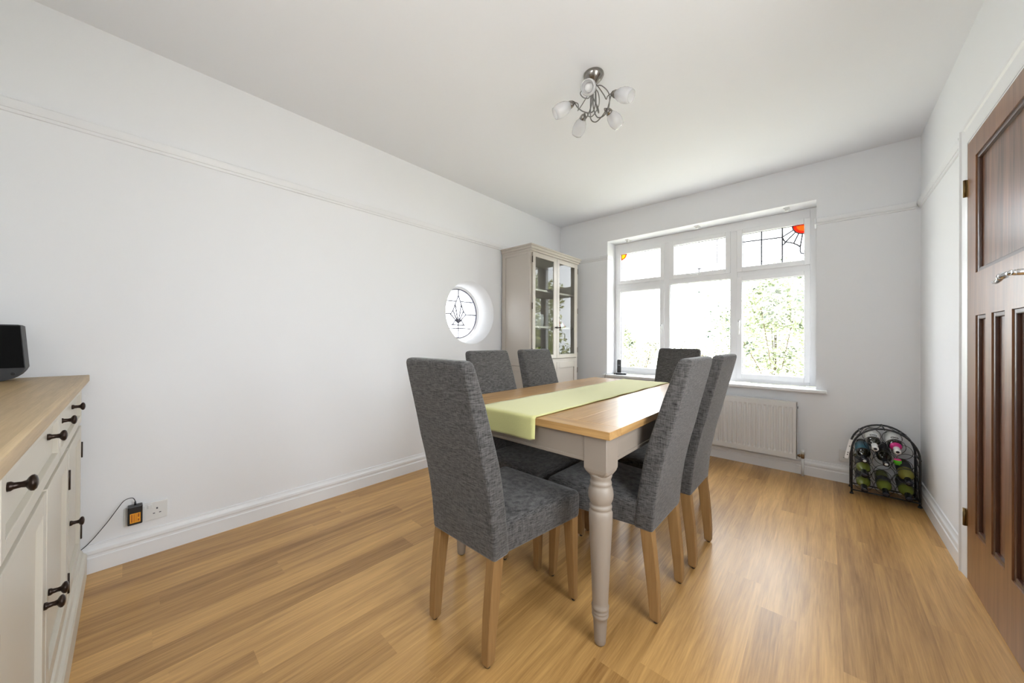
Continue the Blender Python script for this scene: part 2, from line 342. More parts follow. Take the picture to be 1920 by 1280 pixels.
# ------------------------------------------------------------------ the panelled door
DX = 0.470; Y1 = DY1-0.016; Y0 = DY0+0.016; ZT = DZ-0.018
b = B(); T_ = 0.035
pz = [(1.343, 1.838)]; cols = [(2.262, 2.386), (2.066, 2.198), (1.873, 2.005)]
TP = (1.873, 2.386, 1.343, 1.838)
holes = [TP]+[(y0, y1, 0.250, 1.164) for y0, y1 in cols]
def slab(bm, y0, y1, z0, z1): bx(bm, (DX, y0, z0), (DX+T_, y1, z1))
slab(b, 2.386, Y1, 0.006, ZT); slab(b, Y0, 1.873, 0.006, ZT); slab(b, 1.873, 2.386, 1.838, ZT); slab(b, 1.873, 2.386, 1.164, 1.343)
slab(b, 1.873, 2.386, 0.006, 0.250); slab(b, 2.198, 2.262, 0.250, 1.164); slab(b, 2.005, 2.066, 0.250, 1.164)
door = st(obj('door_1', b, DOORW), 'dark stained wooden panel door with one large panel over three tall ones')
for y0, y1, z0, z1 in holes:
    b = B(); bx(b, (DX+0.015, y0-0.003, z0-0.003), (DX+0.023, y1+0.003, z1+0.003)); p_ = obj('panel', b, DOORP, door)
    b = B(); m_ = 0.017
    for q in ((y0, y0+m_, z0, z1), (y1-m_, y1, z0, z1), (y0+m_, y1-m_, z0, z0+m_), (y0+m_, y1-m_, z1-m_, z1)):
        bx(b, (DX+0.004, q[0], q[2]), (DX+0.016, q[1], q[3]), 0, 0.003)
    obj('moulding', b, DMOULD, p_)
for z in (1.735, 0.275):
    b = B(); bx(b, (DX-0.004, Y1-0.004, z-0.036), (DX+0.003, DY1-0.002, z+0.036)); tube(b, [(DX-0.007, Y1+0.004, z-0.038), (DX-0.007, Y1+0.004, z+0.038)], 0.0055, 10)
    obj('hinge', b, BRASS, door)['label'] = 'old brass hinge'
b = B(); M = Matrix.Translation((DX, 1.79, 1.262)) @ Matrix.Rotation(-PI/2, 4, 'Y')
lathe(b, [(0, 0.026), (0.004, 0.026), (0.008, 0.023), (0.010, 0.010), (0.045, 0.009), (0.052, 0.008)], 24, 0, M)
tube(b, [(DX-0.047, 1.785, 1.264), (DX-0.048, 1.86, 1.264)], 0.0075, 14); tube(b, [(DX-0.048, 1.858, 1.264), (DX-0.048, 1.884, 1.263)], 0.0105, 16)
pts = []
for i in range(9):
    t = i/8; pts.append((DX-0.048, 1.884+0.080*t, 1.263-0.012*math.sin(t*PI*0.8)))
tube(b, pts, [0.0095, 0.0085, 0.0075, 0.007, 0.0065, 0.006, 0.0055, 0.005, 0.003], 12)
obj('door_handle', b, CHROME, door)['label'] = 'polished chrome lever handle with a wavy tip'

# ------------------------------------------------------------------ the big window
b = B(); YF0, YF1 = 3.732, 3.80
M1, M2 = (-1.240, -1.186), (-0.652, -0.594); TR = (1.630, 1.684); KF = 1.0165; FX0, FX1, FZ0, FZ1 = (WX0+0.001)/KF, (WX1-0.001)/KF, 1.05+(0.677-1.05)/KF, 1.05+(WZ1-0.001-1.05)/KF
def fr(x0, x1, z0, z1): bx(b, (x0, YF0, z0), (x1, YF1, z1), 0, 0.003)
fr(FX0, -1.752, FZ0, FZ1); fr(-0.090, FX1, FZ0, FZ1); fr(-1.752, -0.090, 2.060, FZ1); fr(-1.752, -0.090, FZ0, 0.716)
fr(M1[0], M1[1], 0.716, 2.060); fr(M2[0], M2[1], 0.716, 2.060)
for x0, x1 in ((-1.752, M1[0]), (M1[1], M2[0]), (M2[1], -0.090)): fr(x0, x1, *TR)
win = st(obj('window_1', b, UPVC), 'white three-light window with leaded top lights')
def ssash(x0, x1, z0, z1, gx0, gx1, gz0, gz1):
    bb = B(); a, c = 3.718, 3.78
    for q in ((x0, gx0, z0, z1), (gx1, x1, z0, z1), (gx0, gx1, z0, gz0), (gx0, gx1, gz1, z1)): bx(bb, (q[0], a, q[2]), (q[1], c, q[3]), 0, 0.004)
    s_ = obj('sash', bb, UPVC, win); seal(gx0, gx1, gz0, gz1, s_); return s_
def seal(gx0, gx1, gz0, gz1, par):
    bb = B(); bx(bb, (gx0-0.004, 3.748, gz0-0.004), (gx1+0.004, 3.752, gz1+0.004)); obj('pane', bb, GLASS, par)
    bb = B(); g = 0.0028
    for q in ((gx0, gx0+g, gz0, gz1), (gx0+g, gx1-g, gz1-g, gz1)): bx(bb, (q[0], 3.738, q[2]), (q[1], 3.747, q[3]))
    obj('seal', bb, GASKET, par)
g = {}
SX = [(-1.754, -1.236, -1.712, -1.276), (-1.190, -0.648, -1.142, -0.688), (-0.598, -0.088, -0.556, -0.128)]
top = [ssash(x0, x1, 1.680, 2.064, a, c, 1.722, 2.020) for x0, x1, a, c in SX]
lowL = ssash(SX[0][0], SX[0][1], 0.712, 1.634, -1.713, -1.280, 0.757, 1.595)
lowR = ssash(SX[2][0], SX[2][1], 0.712, 1.634, -0.557, -0.127, 0.757, 1.594)
seal(-1.186, -0.652, 0.716, 1.628, win)
def whandle(x, z, par, hor=False):
    bb = B()
    if hor:
        bx(bb, (x-0.03, 3.708, z-0.008), (x+0.03, 3.718, z+0.008), 0, 0.002); tube(bb, [(x, 3.71, z), (x, 3.692, z), (x-0.035, 3.690, z-0.002), (x-0.06, 3.690, z-0.004)], 0.0055, 8)
    else:
        bx(bb, (x-0.009, 3.708, z-0.035), (x+0.009, 3.718, z+0.03), 0, 0.002); tube(bb, [(x, 3.712, z+0.012), (x, 3.690, z+0.012), (x, 3.686, z-0.03), (x, 3.688, z-0.11)], [0.007, 0.0075, 0.007, 0.0055], 8)
        bx(bb, (x-0.003, 3.6815, z+0.006), (x+0.003, 3.6845, z+0.014), 1)
    obj('handle', bb, [WPLAS, GASKET], par)
whandle(-1.259, 1.20, lowL); whandle(-0.578, 1.22, lowR); whandle(-0.92, 1.700, top[1], True)
def leadlines(segs, r, m, par, Y=3.744, ):
    bb = B()
    for s in segs: tube(bb, [(x, Y, z) for x, z in s], r, 6)
    return obj('leading', bb, m, par)
cx, cz = -0.128, 2.020
def arc(cx, cz, r, a0, a1, n=10): return [(cx+r*math.cos(math.radians(a0+(a1-a0)*i/n)), cz+r*math.sin(math.radians(a0+(a1-a0)*i/n))) for i in range(n+1)]
segs = [[(-0.416, 1.722), (-0.416, 2.02)], [(-0.271, 1.722), (-0.271, 2.02)], [(-0.556, 1.952), (-0.271, 1.940)], arc(cx, cz, 0.076, 180, 270)]
for a, e in ((206, (-0.271, 1.942)), (224, (-0.250, 1.895)), (243, (-0.196, 1.874)), (262, (-0.153, 1.838))):
    s = (cx+0.076*math.cos(math.radians(a)), cz+0.076*math.sin(math.radians(a))); segs.append([s, e])
segs += [[(-0.271, 1.942), (-0.262, 1.915), (-0.250, 1.895), (-0.222, 1.888), (-0.196, 1.874), (-0.172, 1.858), (-0.153, 1.838)], [(-0.250, 1.895), (-0.258, 1.880), (-0.271, 1.872)],
         [(-0.153, 1.838), (-0.153, 1.800), (-0.147, 1.784), (-0.128, 1.778)]]
leadlines(segs, 0.0060, LEAD, top[2])
def quarter(cx, cz, r0, r1, a0, m, par):
    bb = B(); A = arc(cx, cz, r1, a0, a0+90, 12); I = arc(cx, cz, max(r0, 1e-4), a0, a0+90, 12)
    poly = A+list(reversed(I)); prism(bb, poly, 1, 3.7425, 3.7465); return obj('stained_glass', bb, m, par)
quarter(cx, cz, 0.052, 0.075, 180, REDG, top[2]); quarter(cx, cz, 0, 0.052, 180, ORG, top[2])
cx = -1.712; quarter(cx, cz, 0.045, 0.062, 270, ORG, top[0]); quarter(cx, cz, 0, 0.045, 270, YELG, top[0])
leadlines([[(-1.49, 2.02), (-1.49, 2.005)], [(-1.60, 1.722), (-1.60, 1.732)], [(-1.42, 1.722), (-1.42, 1.732)]], 0.002, LEADL, top[0])
segs = []
for x in (-1.071, -0.915, -0.762): segs.append([(x, 1.722), (x, 2.02)])
leadlines([[(-0.915, 2.02), (-0.915, 1.985)], [(-0.76, 1.79), (-0.76, 1.965)], [(-0.935, 1.975), (-0.895, 1.974)], [(-0.785, 1.965), (-0.735, 1.962)], [(-1.07, 2.02), (-1.07, 2.005)], [(-1.09, 1.965), (-1.06, 1.963)],
           [(-0.762, 2.02), (-0.762, 1.99)], [(-0.80, 1.722), (-0.80, 1.735)], [(-0.73, 1.722), (-0.73, 1.735)]], 0.0042, LEADL, top[1])
leadlines([[(-0.915, 1.722), (-0.915, 1.765)], [(-0.938, 1.759), (-0.892, 1.757)]], 0.0050, LEAD, top[1])
def deeper(o):
    for v in o.data.vertices: v.co.x *= KF; v.co.z = 1.05+(v.co.z-1.05)*KF; v.co.y += 0.062
    for c in kids(o): deeper(c)
deeper(win)
# window board
b = B(); bx(b, (-1.845, 3.548, 0.653), (0.013, 3.598, 0.676), 0, 0.005); bx(b, (WX0+0.002, 3.592, 0.656), (WX1-0.002, 3.795, 0.676)); st(obj('trim_8', b, TRIM))
# curtain track clips under the window head
for i, x in enumerate((-1.615, -0.919, -0.240)):
    b = B(); bx(b, (x-0.020, 3.655, 2.150), (x+0.020, 3.725, 2.1595), 0, 0.002); bx(b, (x-0.011, 3.665, 2.134), (x+0.013, 3.700, 2.151), 0, 0.003)
    tag(obj('curtain_clip', b, WPLAS), ('white curtain clip under the window head above the left light', 'white curtain clip under the window head above the middle light', 'white curtain clip under the window head above the right light')[i], 'clip', 'curtain clips under the window head')

# ------------------------------------------------------------------ round window
X_ = LX-0.20
def yz(bm, pts, r, X=X_+0.006, n=6, closed=False): tube(bm, [(X, y, z) for y, z in pts], r, n, closed=closed)
b = B(); M = Matrix.Translation((X_, RYC, RZC)) @ Matrix.Rotation(PI/2, 4, 'Y')
for k in range(96):
    pass
ri, ro = 0.238, 0.262
rings = []
for rr, dx in ((ro, 0.0), (ri, 0.0), (ri, 0.014), (ri+0.008, 0.018), (ro, 0.018)):
    rings.append([b.verts.new((X_+dx, RYC+rr*math.cos(2*PI*k/72), RZC+rr*math.sin(2*PI*k/72))) for k in range(72)])
for i in range(5):
    for k in range(72):
        A, D = rings[i], rings[(i+1) % 5]; b.faces.new((A[k], A[(k+1) % 72], D[(k+1) % 72], D[k]))
rw = st(obj('window_2', b, UPVC), 'small round leaded porthole window')
b = B(); poly = [(RYC+0.240*math.cos(2*PI*k/72), RZC+0.240*math.sin(2*PI*k/72)) for k in range(72)]; prism(b, poly, 0, X_+0.001, X_+0.004); obj('pane', b, GLASS, rw)
b = B(); yz(b, [(RYC+0.2355*math.cos(2*PI*k/64), RZC+0.2355*math.sin(2*PI*k/64)) for k in range(64)], 0.0085, closed=True)
cy = 2.144; ap = (cy, 1.212)
for s in ([(cy, 1.532), (cy, 1.48)], [ap, (cy, 1.07)], [(cy+0.034, 1.421), (2.325, 1.424)], [(cy-0.034, 1.421), (1.962, 1.419)], [(cy+0.094, 1.297), (2.374, 1.298)], [(cy-0.094, 1.297), (1.91, 1.292)],
          [ap, (2.106, 1.392)], [ap, (2.181, 1.392)], [ap, (2.079, 1.328)], [ap, (2.208, 1.328)], [ap, (2.049, 1.294)], [ap, (2.238, 1.297)],
          [(cy, 1.48), (2.106, 1.392), (2.079, 1.328), (2.049, 1.294)], [(cy, 1.48), (2.181, 1.392), (2.208, 1.328), (2.238, 1.297)],
          [(2.06, 1.193), (2.228, 1.193)], [(1.98, 1.160), (2.30, 1.160)], [(2.075, 1.193), (2.105, 1.236), (cy, 1.212)], [(2.215, 1.193), (2.185, 1.238), (cy, 1.212)]):
    yz(b, s, 0.0062)
yz(b, [(cy, 1.20), (cy, 1.222)], 0.006)
obj('leading', b, mat('thin_lead', (0.16, 0.16, 0.20), 0.5), rw)

# ================================================================== RADIATOR
t = thing('radiator', 'white panel radiator mounted on the wall below the window', 'radiator', (-0.76, 3.55, 0))
x0, x1, z0, z1 = -0.60, 0.599, 0.128, 0.572; yf = -0.030
b = B(); n = 34; m_ = 0.02; secs = []
xs = [x0, x0+m_]; ys = [yf, yf]
pit = (x1-x0-2*m_)/n
for i in range(n):
    a = x0+m_+i*pit
    for dx, dy in ((0.12, 0), (0.28, 0.006), (0.72, 0.006), (0.88, 0)): xs.append(a+dx*pit); ys.append(yf+dy)
xs.append(x1); ys.append(yf)
def zr(z, flat): return [(x, (yf if flat else y), z) for x, y in zip(xs, ys)]
rows = [zr(z0, True), zr(z0+0.035, True), zr(z0+0.05, False), zr(z1-0.055, False), zr(z1-0.04, True), zr(z1, True)]
V = [[b.verts.new(p) for p in r_] for r_ in rows]
for i in range(len(V)-1):
    for k in range(len(xs)-1): b.faces.new((V[i][k], V[i][k+1], V[i+1][k+1], V[i+1][k]))
bx(b, (x0, yf+0.008, z0), (x1, yf+0.020, z1)); bx(b, (x0, yf+0.038, z0), (x1, yf+0.046, z1))
bx(b, (x0-0.001, yf, z0-0.001), (x0+0.004, yf+0.05, z1+0.002)); bx(b, (x1-0.004, yf, z0-0.001), (x1+0.002, yf+0.05, z1+0.002)); bx(b, (x0, yf-0.001, z1-0.004), (x1, yf+0.05, z1+0.002), 0, 0.002); bx(b, (x0, yf-0.001, z0-0.002), (x1, yf+0.01, z0+0.004))
obj('panel', b, RAD, t)
b = B(); bx(b, (x1+0.002, yf+0.012, z1-0.05), (x1+0.006, yf+0.026, z1-0.034)); obj('air_vent', b, GASKET, t)
for x in (x0+0.15, x1-0.15):
    b = B(); bx(b, (x-0.015, yf+0.046, z0+0.05), (x+0.015, 0.0475, z1-0.05)); obj('bracket', b, RAD, t)
b = B(); tube(b, [(x1, yf+0.02, 0.155), (x1+0.032, yf+0.02, 0.155)], 0.008, 10, 0); tube(b, [(x1+0.012, yf+0.02, 0.155), (x1+0.020, yf+0.02, 0.155)], 0.013, 6, 0)
tube(b, [(x1+0.034, yf+0.02, 0.138), (x1+0.034, yf+0.02, 0.172)], 0.011, 12, 0); tube(b, [(x1+0.034, yf+0.02, 0.172), (x1+0.034, yf+0.02, 0.205)], [0.013, 0.012], 14, 1)
v_ = obj('valve', b, [mat('worn_copper_brass', (0.28, 0.17, 0.09), 0.35, 0.8), WPLAS], t)
b = B(); tube(b, [(x1+0.034, yf+0.02, 0.138), (x1+0.034, yf+0.02, 0.0)], 0.008, 10); obj('pipe', b, WPLAS, t)

# ================================================================== SOCKETS
def socket(name, label, loc, ang, plug=False):
    t = thing(name, label, 'socket', loc, ang)
    b = B(); bx(b, (-0.073, -0.010, -0.043), (0.073, 0.0, 0.043), 0, 0.003); obj('face_plate', b, WPLAS, t)
    for sx in (-0.036, 0.036):
        b = B(); cx = sx
        bx(b, (cx-0.003, -0.0108, 0.006), (cx+0.003, -0.0095, 0.014)); bx(b, (cx-0.014, -0.0108, -0.014), (cx-0.007, -0.0095, -0.010)); bx(b, (cx+0.007, -0.0108, -0.014), (cx+0.014, -0.0095, -0.010))
        obj('pin_holes', b, GASKET, t)
    for sx in (-0.012, 0.012):
        b = B(); bx(b, (sx-0.008, -0.014, 0.016), (sx+0.008, -0.009, 0.034), 0, 0.002); obj('switch', b, WPLAS, t)
    return t
socket('wall_socket', 'white double socket on the long left wall above the skirting, beside the sideboard', (LX, 0.066, 0.207), PI/2)
socket('wall_socket', 'white double socket on the window wall, partly behind the wine rack', (0.154, BY, 0.199), 0)
# charger plugged into the left socket
t = thing('plug_adapter', 'black plug-in power adapter with an orange label, in the left wall socket', 'charger', (LX+0.012, 0.029, 0.22))
b = B(); bx(b, (-0.001, -0.025, -0.045), (0.034, 0.024, 0.044), 0, 0.006); obj('body', b, BLACK, t)
b = B(); bx(b, (0.0338, -0.017, -0.034), (0.0346, 0.017, 0.010)); lb = obj('label_sticker', b, ORANGE, t); lb['label'] = 'orange label'
b = B()
for q in ((-0.013, -0.009), (-0.005, -0.003), (0.000, 0.001), (0.004, 0.005)): bx(b, (0.0345, q[0], -0.030), (0.0349, q[1], 0.006))
bx(b, (0.0345, 0.008, -0.028), (0.0349, 0.013, -0.018)); bx(b, (0.0345, 0.008, -0.010), (0.0349, 0.013, 0.006)); obj('label_print', b, mat('brown_print', (0.38, 0.10, 0.01), 0.5), lb)
b = B(); pts = [(LX+0.030, 0.029, 0.262), (LX+0.030, 0.028, 0.284), (LX+0.030, 0.018, 0.300), (LX+0.030, -0.006, 0.295), (LX+0.028, -0.028, 0.262), (LX+0.026, -0.050, 0.224), (LX+0.025, -0.074, 0.188), (LX+0.025, -0.104, 0.147), (LX+0.024, -0.134, 0.118), (LX+0.024, -0.20, 0.08)]
def smooth(P, k=6):
    out = []
    for i in range(len(P)-1):
        p0 = Vector(P[max(i-1, 0)]); p1 = Vector(P[i]); p2 = Vector(P[i+1]); p3 = Vector(P[min(i+2, len(P)-1)])
        for j in range(k):
            t_ = j/k; out.append(0.5*((2*p1)+(p2-p0)*t_+(2*p0-5*p1+4*p2-p3)*t_*t_+(3*p1-p0-3*p2+p3)*t_**3))
    out.append(Vector(P[-1])); return out
tube(b, smooth(pts), 0.0016, 8); tube(b, [(LX+0.030, 0.029, 0.262), (LX+0.030, 0.0285, 0.280)], [0.0042, 0.003], 8)
tag(obj('power_cord', b, BLACK), 'thin black cord running from the power adapter to behind the sideboard', 'cord')

# ================================================================== SIDEBOARD
sb = thing('sideboard', 'cream painted sideboard with an oak top and dark round knobs, in the left corner', 'sideboard', (-1.645, -0.35, 0))
ox, oy = 1.645, 0.35
def S(p): return (p[0]+ox, p[1]+oy, p[2])
def sbx(bm, a, c, mi=0, bev=0.0): bx(bm, S(a), S(c), mi, bev)
b = B(); sbx(b, (-2.425, -0.560, 0.858), (-0.780, -0.112, 0.886), 0, 0.003); obj('top', b, OAKS, sb)
b = B(); sbx(b, (-2.398, -0.550, 0.02), (-0.830, -0.143, 0.857), 0, 0.002); obj('carcass', b, CREAM, sb)
b = B()
pl = [(-0.143, 0), (-0.114, 0), (-0.113, 0.095), (-0.117, 0.103), (-0.124, 0.110), (-0.128, 0.122), (-0.134, 0.128), (-0.143, 0.130)]
prism(b, [(y+oy, z) for y, z in pl], 0, -2.405+ox, -0.806+ox); sbx(b, (-0.830, -0.55, 0), (-0.806, -0.143, 0.125), 0, 0.003); obj('plinth', b, CREAM, sb)
def front(x0, x1, z0, z1, name, rim=0.05, rec=0.011):
    bb = B(); yf = -0.1305; yb = -0.1425
    for q in ((x0, x0+rim, z0, z1), (x1-rim, x1, z0, z1), (x0+rim, x1-rim, z0, z0+rim), (x0+rim, x1-rim, z1-rim, z1)): sbx(bb, (q[0], yb, q[2]), (q[1], yf, q[3]), 0, 0.0015)
    sbx(bb, (x0+rim*0.8, yb, z0+rim*0.8), (x1-rim*0.8, yf-rec, z1-rim*0.8))
    return obj(name, bb, CREAM, sb)
def knob(par, x, z, yb=-0.1415, y1=-0.108):
    bb = B(); L_ = y1-yb; M = Matrix.Translation(S((x, yb, z))) @ Matrix.Rotation(-PI/2, 4, 'X')
    lathe(bb, [(0, 0.0085), (0.004, 0.0085), (0.007, 0.0062), (L_*0.45, 0.0052), (L_*0.60, 0.0065), (L_*0.68, 0.0115), (L_*0.76, 0.0142), (L_*0.86, 0.0146), (L_*0.95, 0.0115), (L_, 0.005), (L_+0.0004, 0)], 20, 0, M)
    o = obj('knob', bb, BRONZE, par); o['label'] = 'dark bronze knob'
d = front(-2.365, -1.665, 0.692, 0.848, 'drawer', 0.030); knob(d, -2.135, 0.785); knob(d, -1.805, 0.785)
d = front(-1.655, -0.955, 0.692, 0.848, 'drawer', 0.030); knob(d, -1.535, 0.785); knob(d, -1.075, 0.785)
DRS = [(-2.365, -1.905, -1.945, -2.368), (-1.890, -1.430, -1.458, -1.893), (-1.415, -0.925, -1.388, -0.920)]
for x0, x1, kx, hx in DRS:
    d = front(x0, x1, 0.145, 0.675, 'door', 0.046); knob(d, kx, 0.405, -0.1305, -0.098)
    for z in (0.570, 0.222):
        bb = B(); tube(bb, [S((hx, -0.1300, z-0.033)), S((hx, -0.1300, z+0.033))], 0.0042, 10); obj('hinge', bb, HINGE, d)
# black display device on the sideboard
t = thing('smart_display', 'black tabletop screen with a curved dark grey base on the sideboard', 'screen', (-2.29, -0.385, 0.886))
out = [(-0.09, 0), (0.06, 0), (0.080, 0.003), (0.098, 0.010), (0.111, 0.022), (0.120, 0.036), (0.1255, 0.050), (0.1145, 0.208), (0.108, 0.212), (-0.108, 0.212), (-0.1145, 0.208), (-0.1255, 0.050), (-0.12, 0.036), (-0.111, 0.022), (-0.10, 0.008)]
b = B(); prism(b, out, 0, -0.05, 0.036); obj('body', b, DGREY, t)
b = B(); prism(b, [(0.1235, 0.050), (0.1130, 0.2075), (-0.1130, 0.2075), (-0.1235, 0.050)], 0, 0.0355, 0.040); obj('screen', b, SCREEN, t)
b = B(); lathe(b, [(0, 0.0055), (0.0015, 0.0055), (0.0016, 0.004), (0.001, 0)], 16, 0, Matrix.Translation((0.036, 0.099, 0.028)) @ Matrix.Rotation(PI/2, 4, 'Y')); obj('button', b, BLACK, t)

# ================================================================== DISPLAY CABINET
cb = thing('display_cabinet', 'tall stone-coloured display cabinet with two glazed doors, in the far left corner', 'cabinet', (-2.245, 2.952, 0))
cx_, cy_ = 2.245, -2.952
def K(p): return (p[0]+cx_, p[1]+cy_, p[2])
def kb(bm, a, c, mi=0, bev=0.0): bx(bm, K(a), K(c), mi, bev)
XB, XF, YA, YB = LX+0.022, -2.058, 2.536, 3.370
b = B()
kb(b, (XB, YA, 0.80), (XF, YA+0.020, 1.895)); kb(b, (XB, YB-0.020, 0.80), (XF, YB, 1.895)); kb(b, (XB, YA+0.02, 0.80), (XB+0.01, YB-0.02, 1.895))
kb(b, (XB, YA+0.02, 0.80), (XF, YB-0.02, 0.860)); kb(b, (XB, YA+0.02, 1.870), (XF, YB-0.02, 1.895))
for y0, y1 in ((YA+0.02, YA+0.03),): kb(b, (XF-0.02, y0, 0.86), (XF, y1, 1.87))
# applied frame on the side panel
for q in ((XB, XB+0.048, 0.80, 1.895), (XF-0.034, XF, 0.80, 1.895), (XB+0.048, XF-0.034, 1.868, 1.895), (XB+0.048, XF-0.034, 0.80, 0.850)):
    kb(b, (q[0], YA-0.006, q[2]), (q[1], YA, q[3]), 0, 0.0012)
obj('upper_carcass', b, CABP, cb)
b = B(); kb(b, (XB, YA, 0.02), (XF, YB, 0.797))
for q in ((XB, XB+0.048, 0.02, 0.797), (XF-0.034, XF, 0.02, 0.797), (XB+0.048, XF-0.034, 0.750, 0.797), (XB+0.048, XF-0.034, 0.02, 0.12)):
    kb(b, (q[0], YA-0.006, q[2]), (q[1], YA, q[3]), 0, 0.0012)
obj('lower_carcass', b, CABP, cb)
b = B(); kb(b, (XB, YA-0.012, 0), (XF+0.012, YB+0.012, 0.085), 0, 0.004); obj('plinth', b, CABP, cb)
b = B(); kb(b, (XB, YA-0.012, 1.895), (XF+0.014, YB+0.010, 1.915), 0, 0.003); kb(b, (XB, YA-0.022, 1.915), (XF+0.026, YB+0.022, 1.942), 0, 0.006); kb(b, (XB, YA-0.030, 1.940), (XF+0.034, YB+0.030, 1.956), 0, 0.003); obj('cornice', b, CABP, cb)
for z in (1.535, 1.172):
    b = B(); kb(b, (XB+0.01, YA+0.021, z), (XF-0.03, YB-0.021, z+0.018)); obj('shelf', b, CABP, cb)
def cknob(par, y, z):
    bb = B(); M = Matrix.Translation(K((XF+0.013, y, z))) @ Matrix.Rotation(PI/2, 4, 'Y')
    lathe(bb, [(0, 0.007), (0.003, 0.007), (0.006, 0.005), (0.014, 0.0045), (0.018, 0.009), (0.023, 0.0115), (0.028, 0.009), (0.030, 0.0)], 16, 0, M); obj('knob', bb, BRONZE, par)['label'] = 'dark bronze knob'
def chinge(par, y, zs):
    for z in zs:
        bb = B(); tube(bb, [K((XF+0.012, y, z-0.030)), K((XF+0.012, y, z+0.030))], 0.0042, 8); obj('hinge', bb, HINGE, par)
for y0, y1, g0, g1, hy, ky in ((2.556, 2.954, 2.598, 2.897, 2.552, 2.927), (2.958, 3.350, 2.999, 3.290, 3.354, 2.986)):
    b = B(); z0, z1, q0, q1 = 0.865, 1.884, 0.905, 1.846
    for q in ((y0, g0, z0, z1), (g1, y1, z0, z1), (g0, g1, z0, q0), (g0, g1, q1, z1)): kb(b, (XF+0.0005, q[0], q[2]), (XF+0.013, q[1], q[3]), 0, 0.0015)
    d = obj('glazed_door', b, CABP, cb)
    b = B(); kb(b, (XF+0.004, g0-0.003, q0-0.003), (XF+0.007, g1+0.003, q1+0.003)); obj('pane', b, CABG, d)
    cknob(d, ky, 1.180); chinge(d, hy, (1.815, 1.374, 0.945))
    b = B(); z0, z1, q0, q1 = 0.100, 0.826, 0.170, 0.762
    for q in ((y0, g0, z0, z1), (g1, y1, z0, z1), (g0, g1, z0, q0), (g0, g1, q1, z1)): kb(b, (XF+0.0005, q[0], q[2]), (XF+0.013, q[1], q[3]), 0, 0.0015)
    kb(b, (XF+0.0005, g0-0.002, q0-0.002), (XF+0.004, g1+0.002, q1+0.002)); d = obj('panelled_door', b, CABP, cb)
    cknob(d, ky, 0.60); chinge(d, hy, (0.723, 0.20))
# things inside the cabinet
CGL = glass('clear_glassware', (0.90, 0.92, 0.93), ior=1.7)
def lath(name, prof, m, loc, label, cat, mats=None, n=24, group=None):
    bb = B(); lathe(bb, prof, n, 0, None, mats); o = obj(name, bb, m); o.location = loc; tag(o, label, cat, group); return o
lath('glass_vase', [(0, 0.028), (0.004, 0.028), (0.05, 0.020), (0.12, 0.034), (0.15, 0.040), (0.151, 0.037), (0.12, 0.031), (0.05, 0.017), (0.008, 0.02), (0.007, 0)], CGL, (-2.20, 2.66, 1.553), 'clear flared glass vase on the top shelf of the cabinet', 'vase')
lath('storage_jar', [(0, 0.034), (0.004, 0.038), (0.07, 0.042), (0.10, 0.036), (0.105, 0.028), (0.115, 0.028), (0.12, 0.012), (0.13, 0.010), (0.133, 0)], CERAM, (-2.20, 2.70, 1.190), 'white lidded jar on the middle cabinet shelf', 'jar')
lath('ceramic_pot', [(0, 0.040), (0.004, 0.045), (0.09, 0.050), (0.125, 0.046), (0.126, 0.042), (0.09, 0.045), (0.01, 0.04), (0.009, 0)], CERAM, (-2.20, 2.855, 1.190), 'white straight-sided open pot on the middle cabinet shelf', 'pot')
t = thing('tent_ornament', 'red and white cone shaped ornament on the middle cabinet shelf', 'ornament', (-2.17, 3.19, 1.190))
b = B()
for k in range(16):
    a0, a1 = 2*PI*k/16, 2*PI*(k+1)/16; lev = [(0, 0.062), (0.02, 0.055), (0.06, 0.030), (0.095, 0.008), (0.10, 0.0)]
    for i in range(4):
        q = [(r*math.cos(a), r*math.sin(a), z) for (z, r, a) in ((lev[i][0], lev[i][1], a0), (lev[i][0], lev[i][1], a1), (lev[i+1][0], lev[i+1][1], a1), (lev[i+1][0], lev[i+1][1], a0))]
        if lev[i+1][1] == 0: q = q[:3]
        fa = b.faces.new([b.verts.new(p) for p in q]); fa.material_index = (k//2) % 2
bmesh.ops.remove_doubles(b, verts=b.verts, dist=1e-5); obj('cone', b, [RED, CERAM], t)
b = B(); lathe(b, [(0.098, 0.004), (0.11, 0.004), (0.117, 0.009), (0.125, 0.009), (0.132, 0.0)], 12); obj('finial', b, CERAM, t)
lath('pillar_vase', [(0, 0.03), (0.004, 0.032), (0.04, 0.018), (0.10, 0.016), (0.17, 0.024), (0.19, 0.03), (0.191, 0.026), (0.17, 0.02), (0.10, 0.012), (0.02, 0.01), (0.019, 0)], CERAM, (-2.20, 2.665, 0.861), 'slim white vase at the bottom of the cabinet', 'vase')
t = thing('glass_jug', 'clear glass jug with a round handle at the bottom of the cabinet', 'jug', (-2.18, 3.16, 0.861))
b = B(); lathe(b, [(0, 0.035), (0.005, 0.045), (0.05, 0.052), (0.10, 0.040), (0.14, 0.035), (0.16, 0.040), (0.161, 0.037), (0.14, 0.032), (0.10, 0.037), (0.05, 0.048), (0.01, 0.04), (0.009, 0)], 24); obj('body', b, CGL, t)
b = B(); tube(b, [(0, 0.038+0.038*math.sin(PI*i/10), 0.055+0.085*(1-math.cos(PI*i/10))/2) for i in range(11)], 0.005, 8); obj('handle', b, CGL, t)
t = thing('green_plant_pot', 'small leafy green plant in the bottom of the cabinet', 'plant', (-2.17, 2.82, 0.861))
b = B(); lathe(b, [(0, 0.028), (0.05, 0.036), (0.051, 0.032), (0.04, 0.03), (0.04, 0)], 20); obj('pot', b, CERAM, t)
b = B()
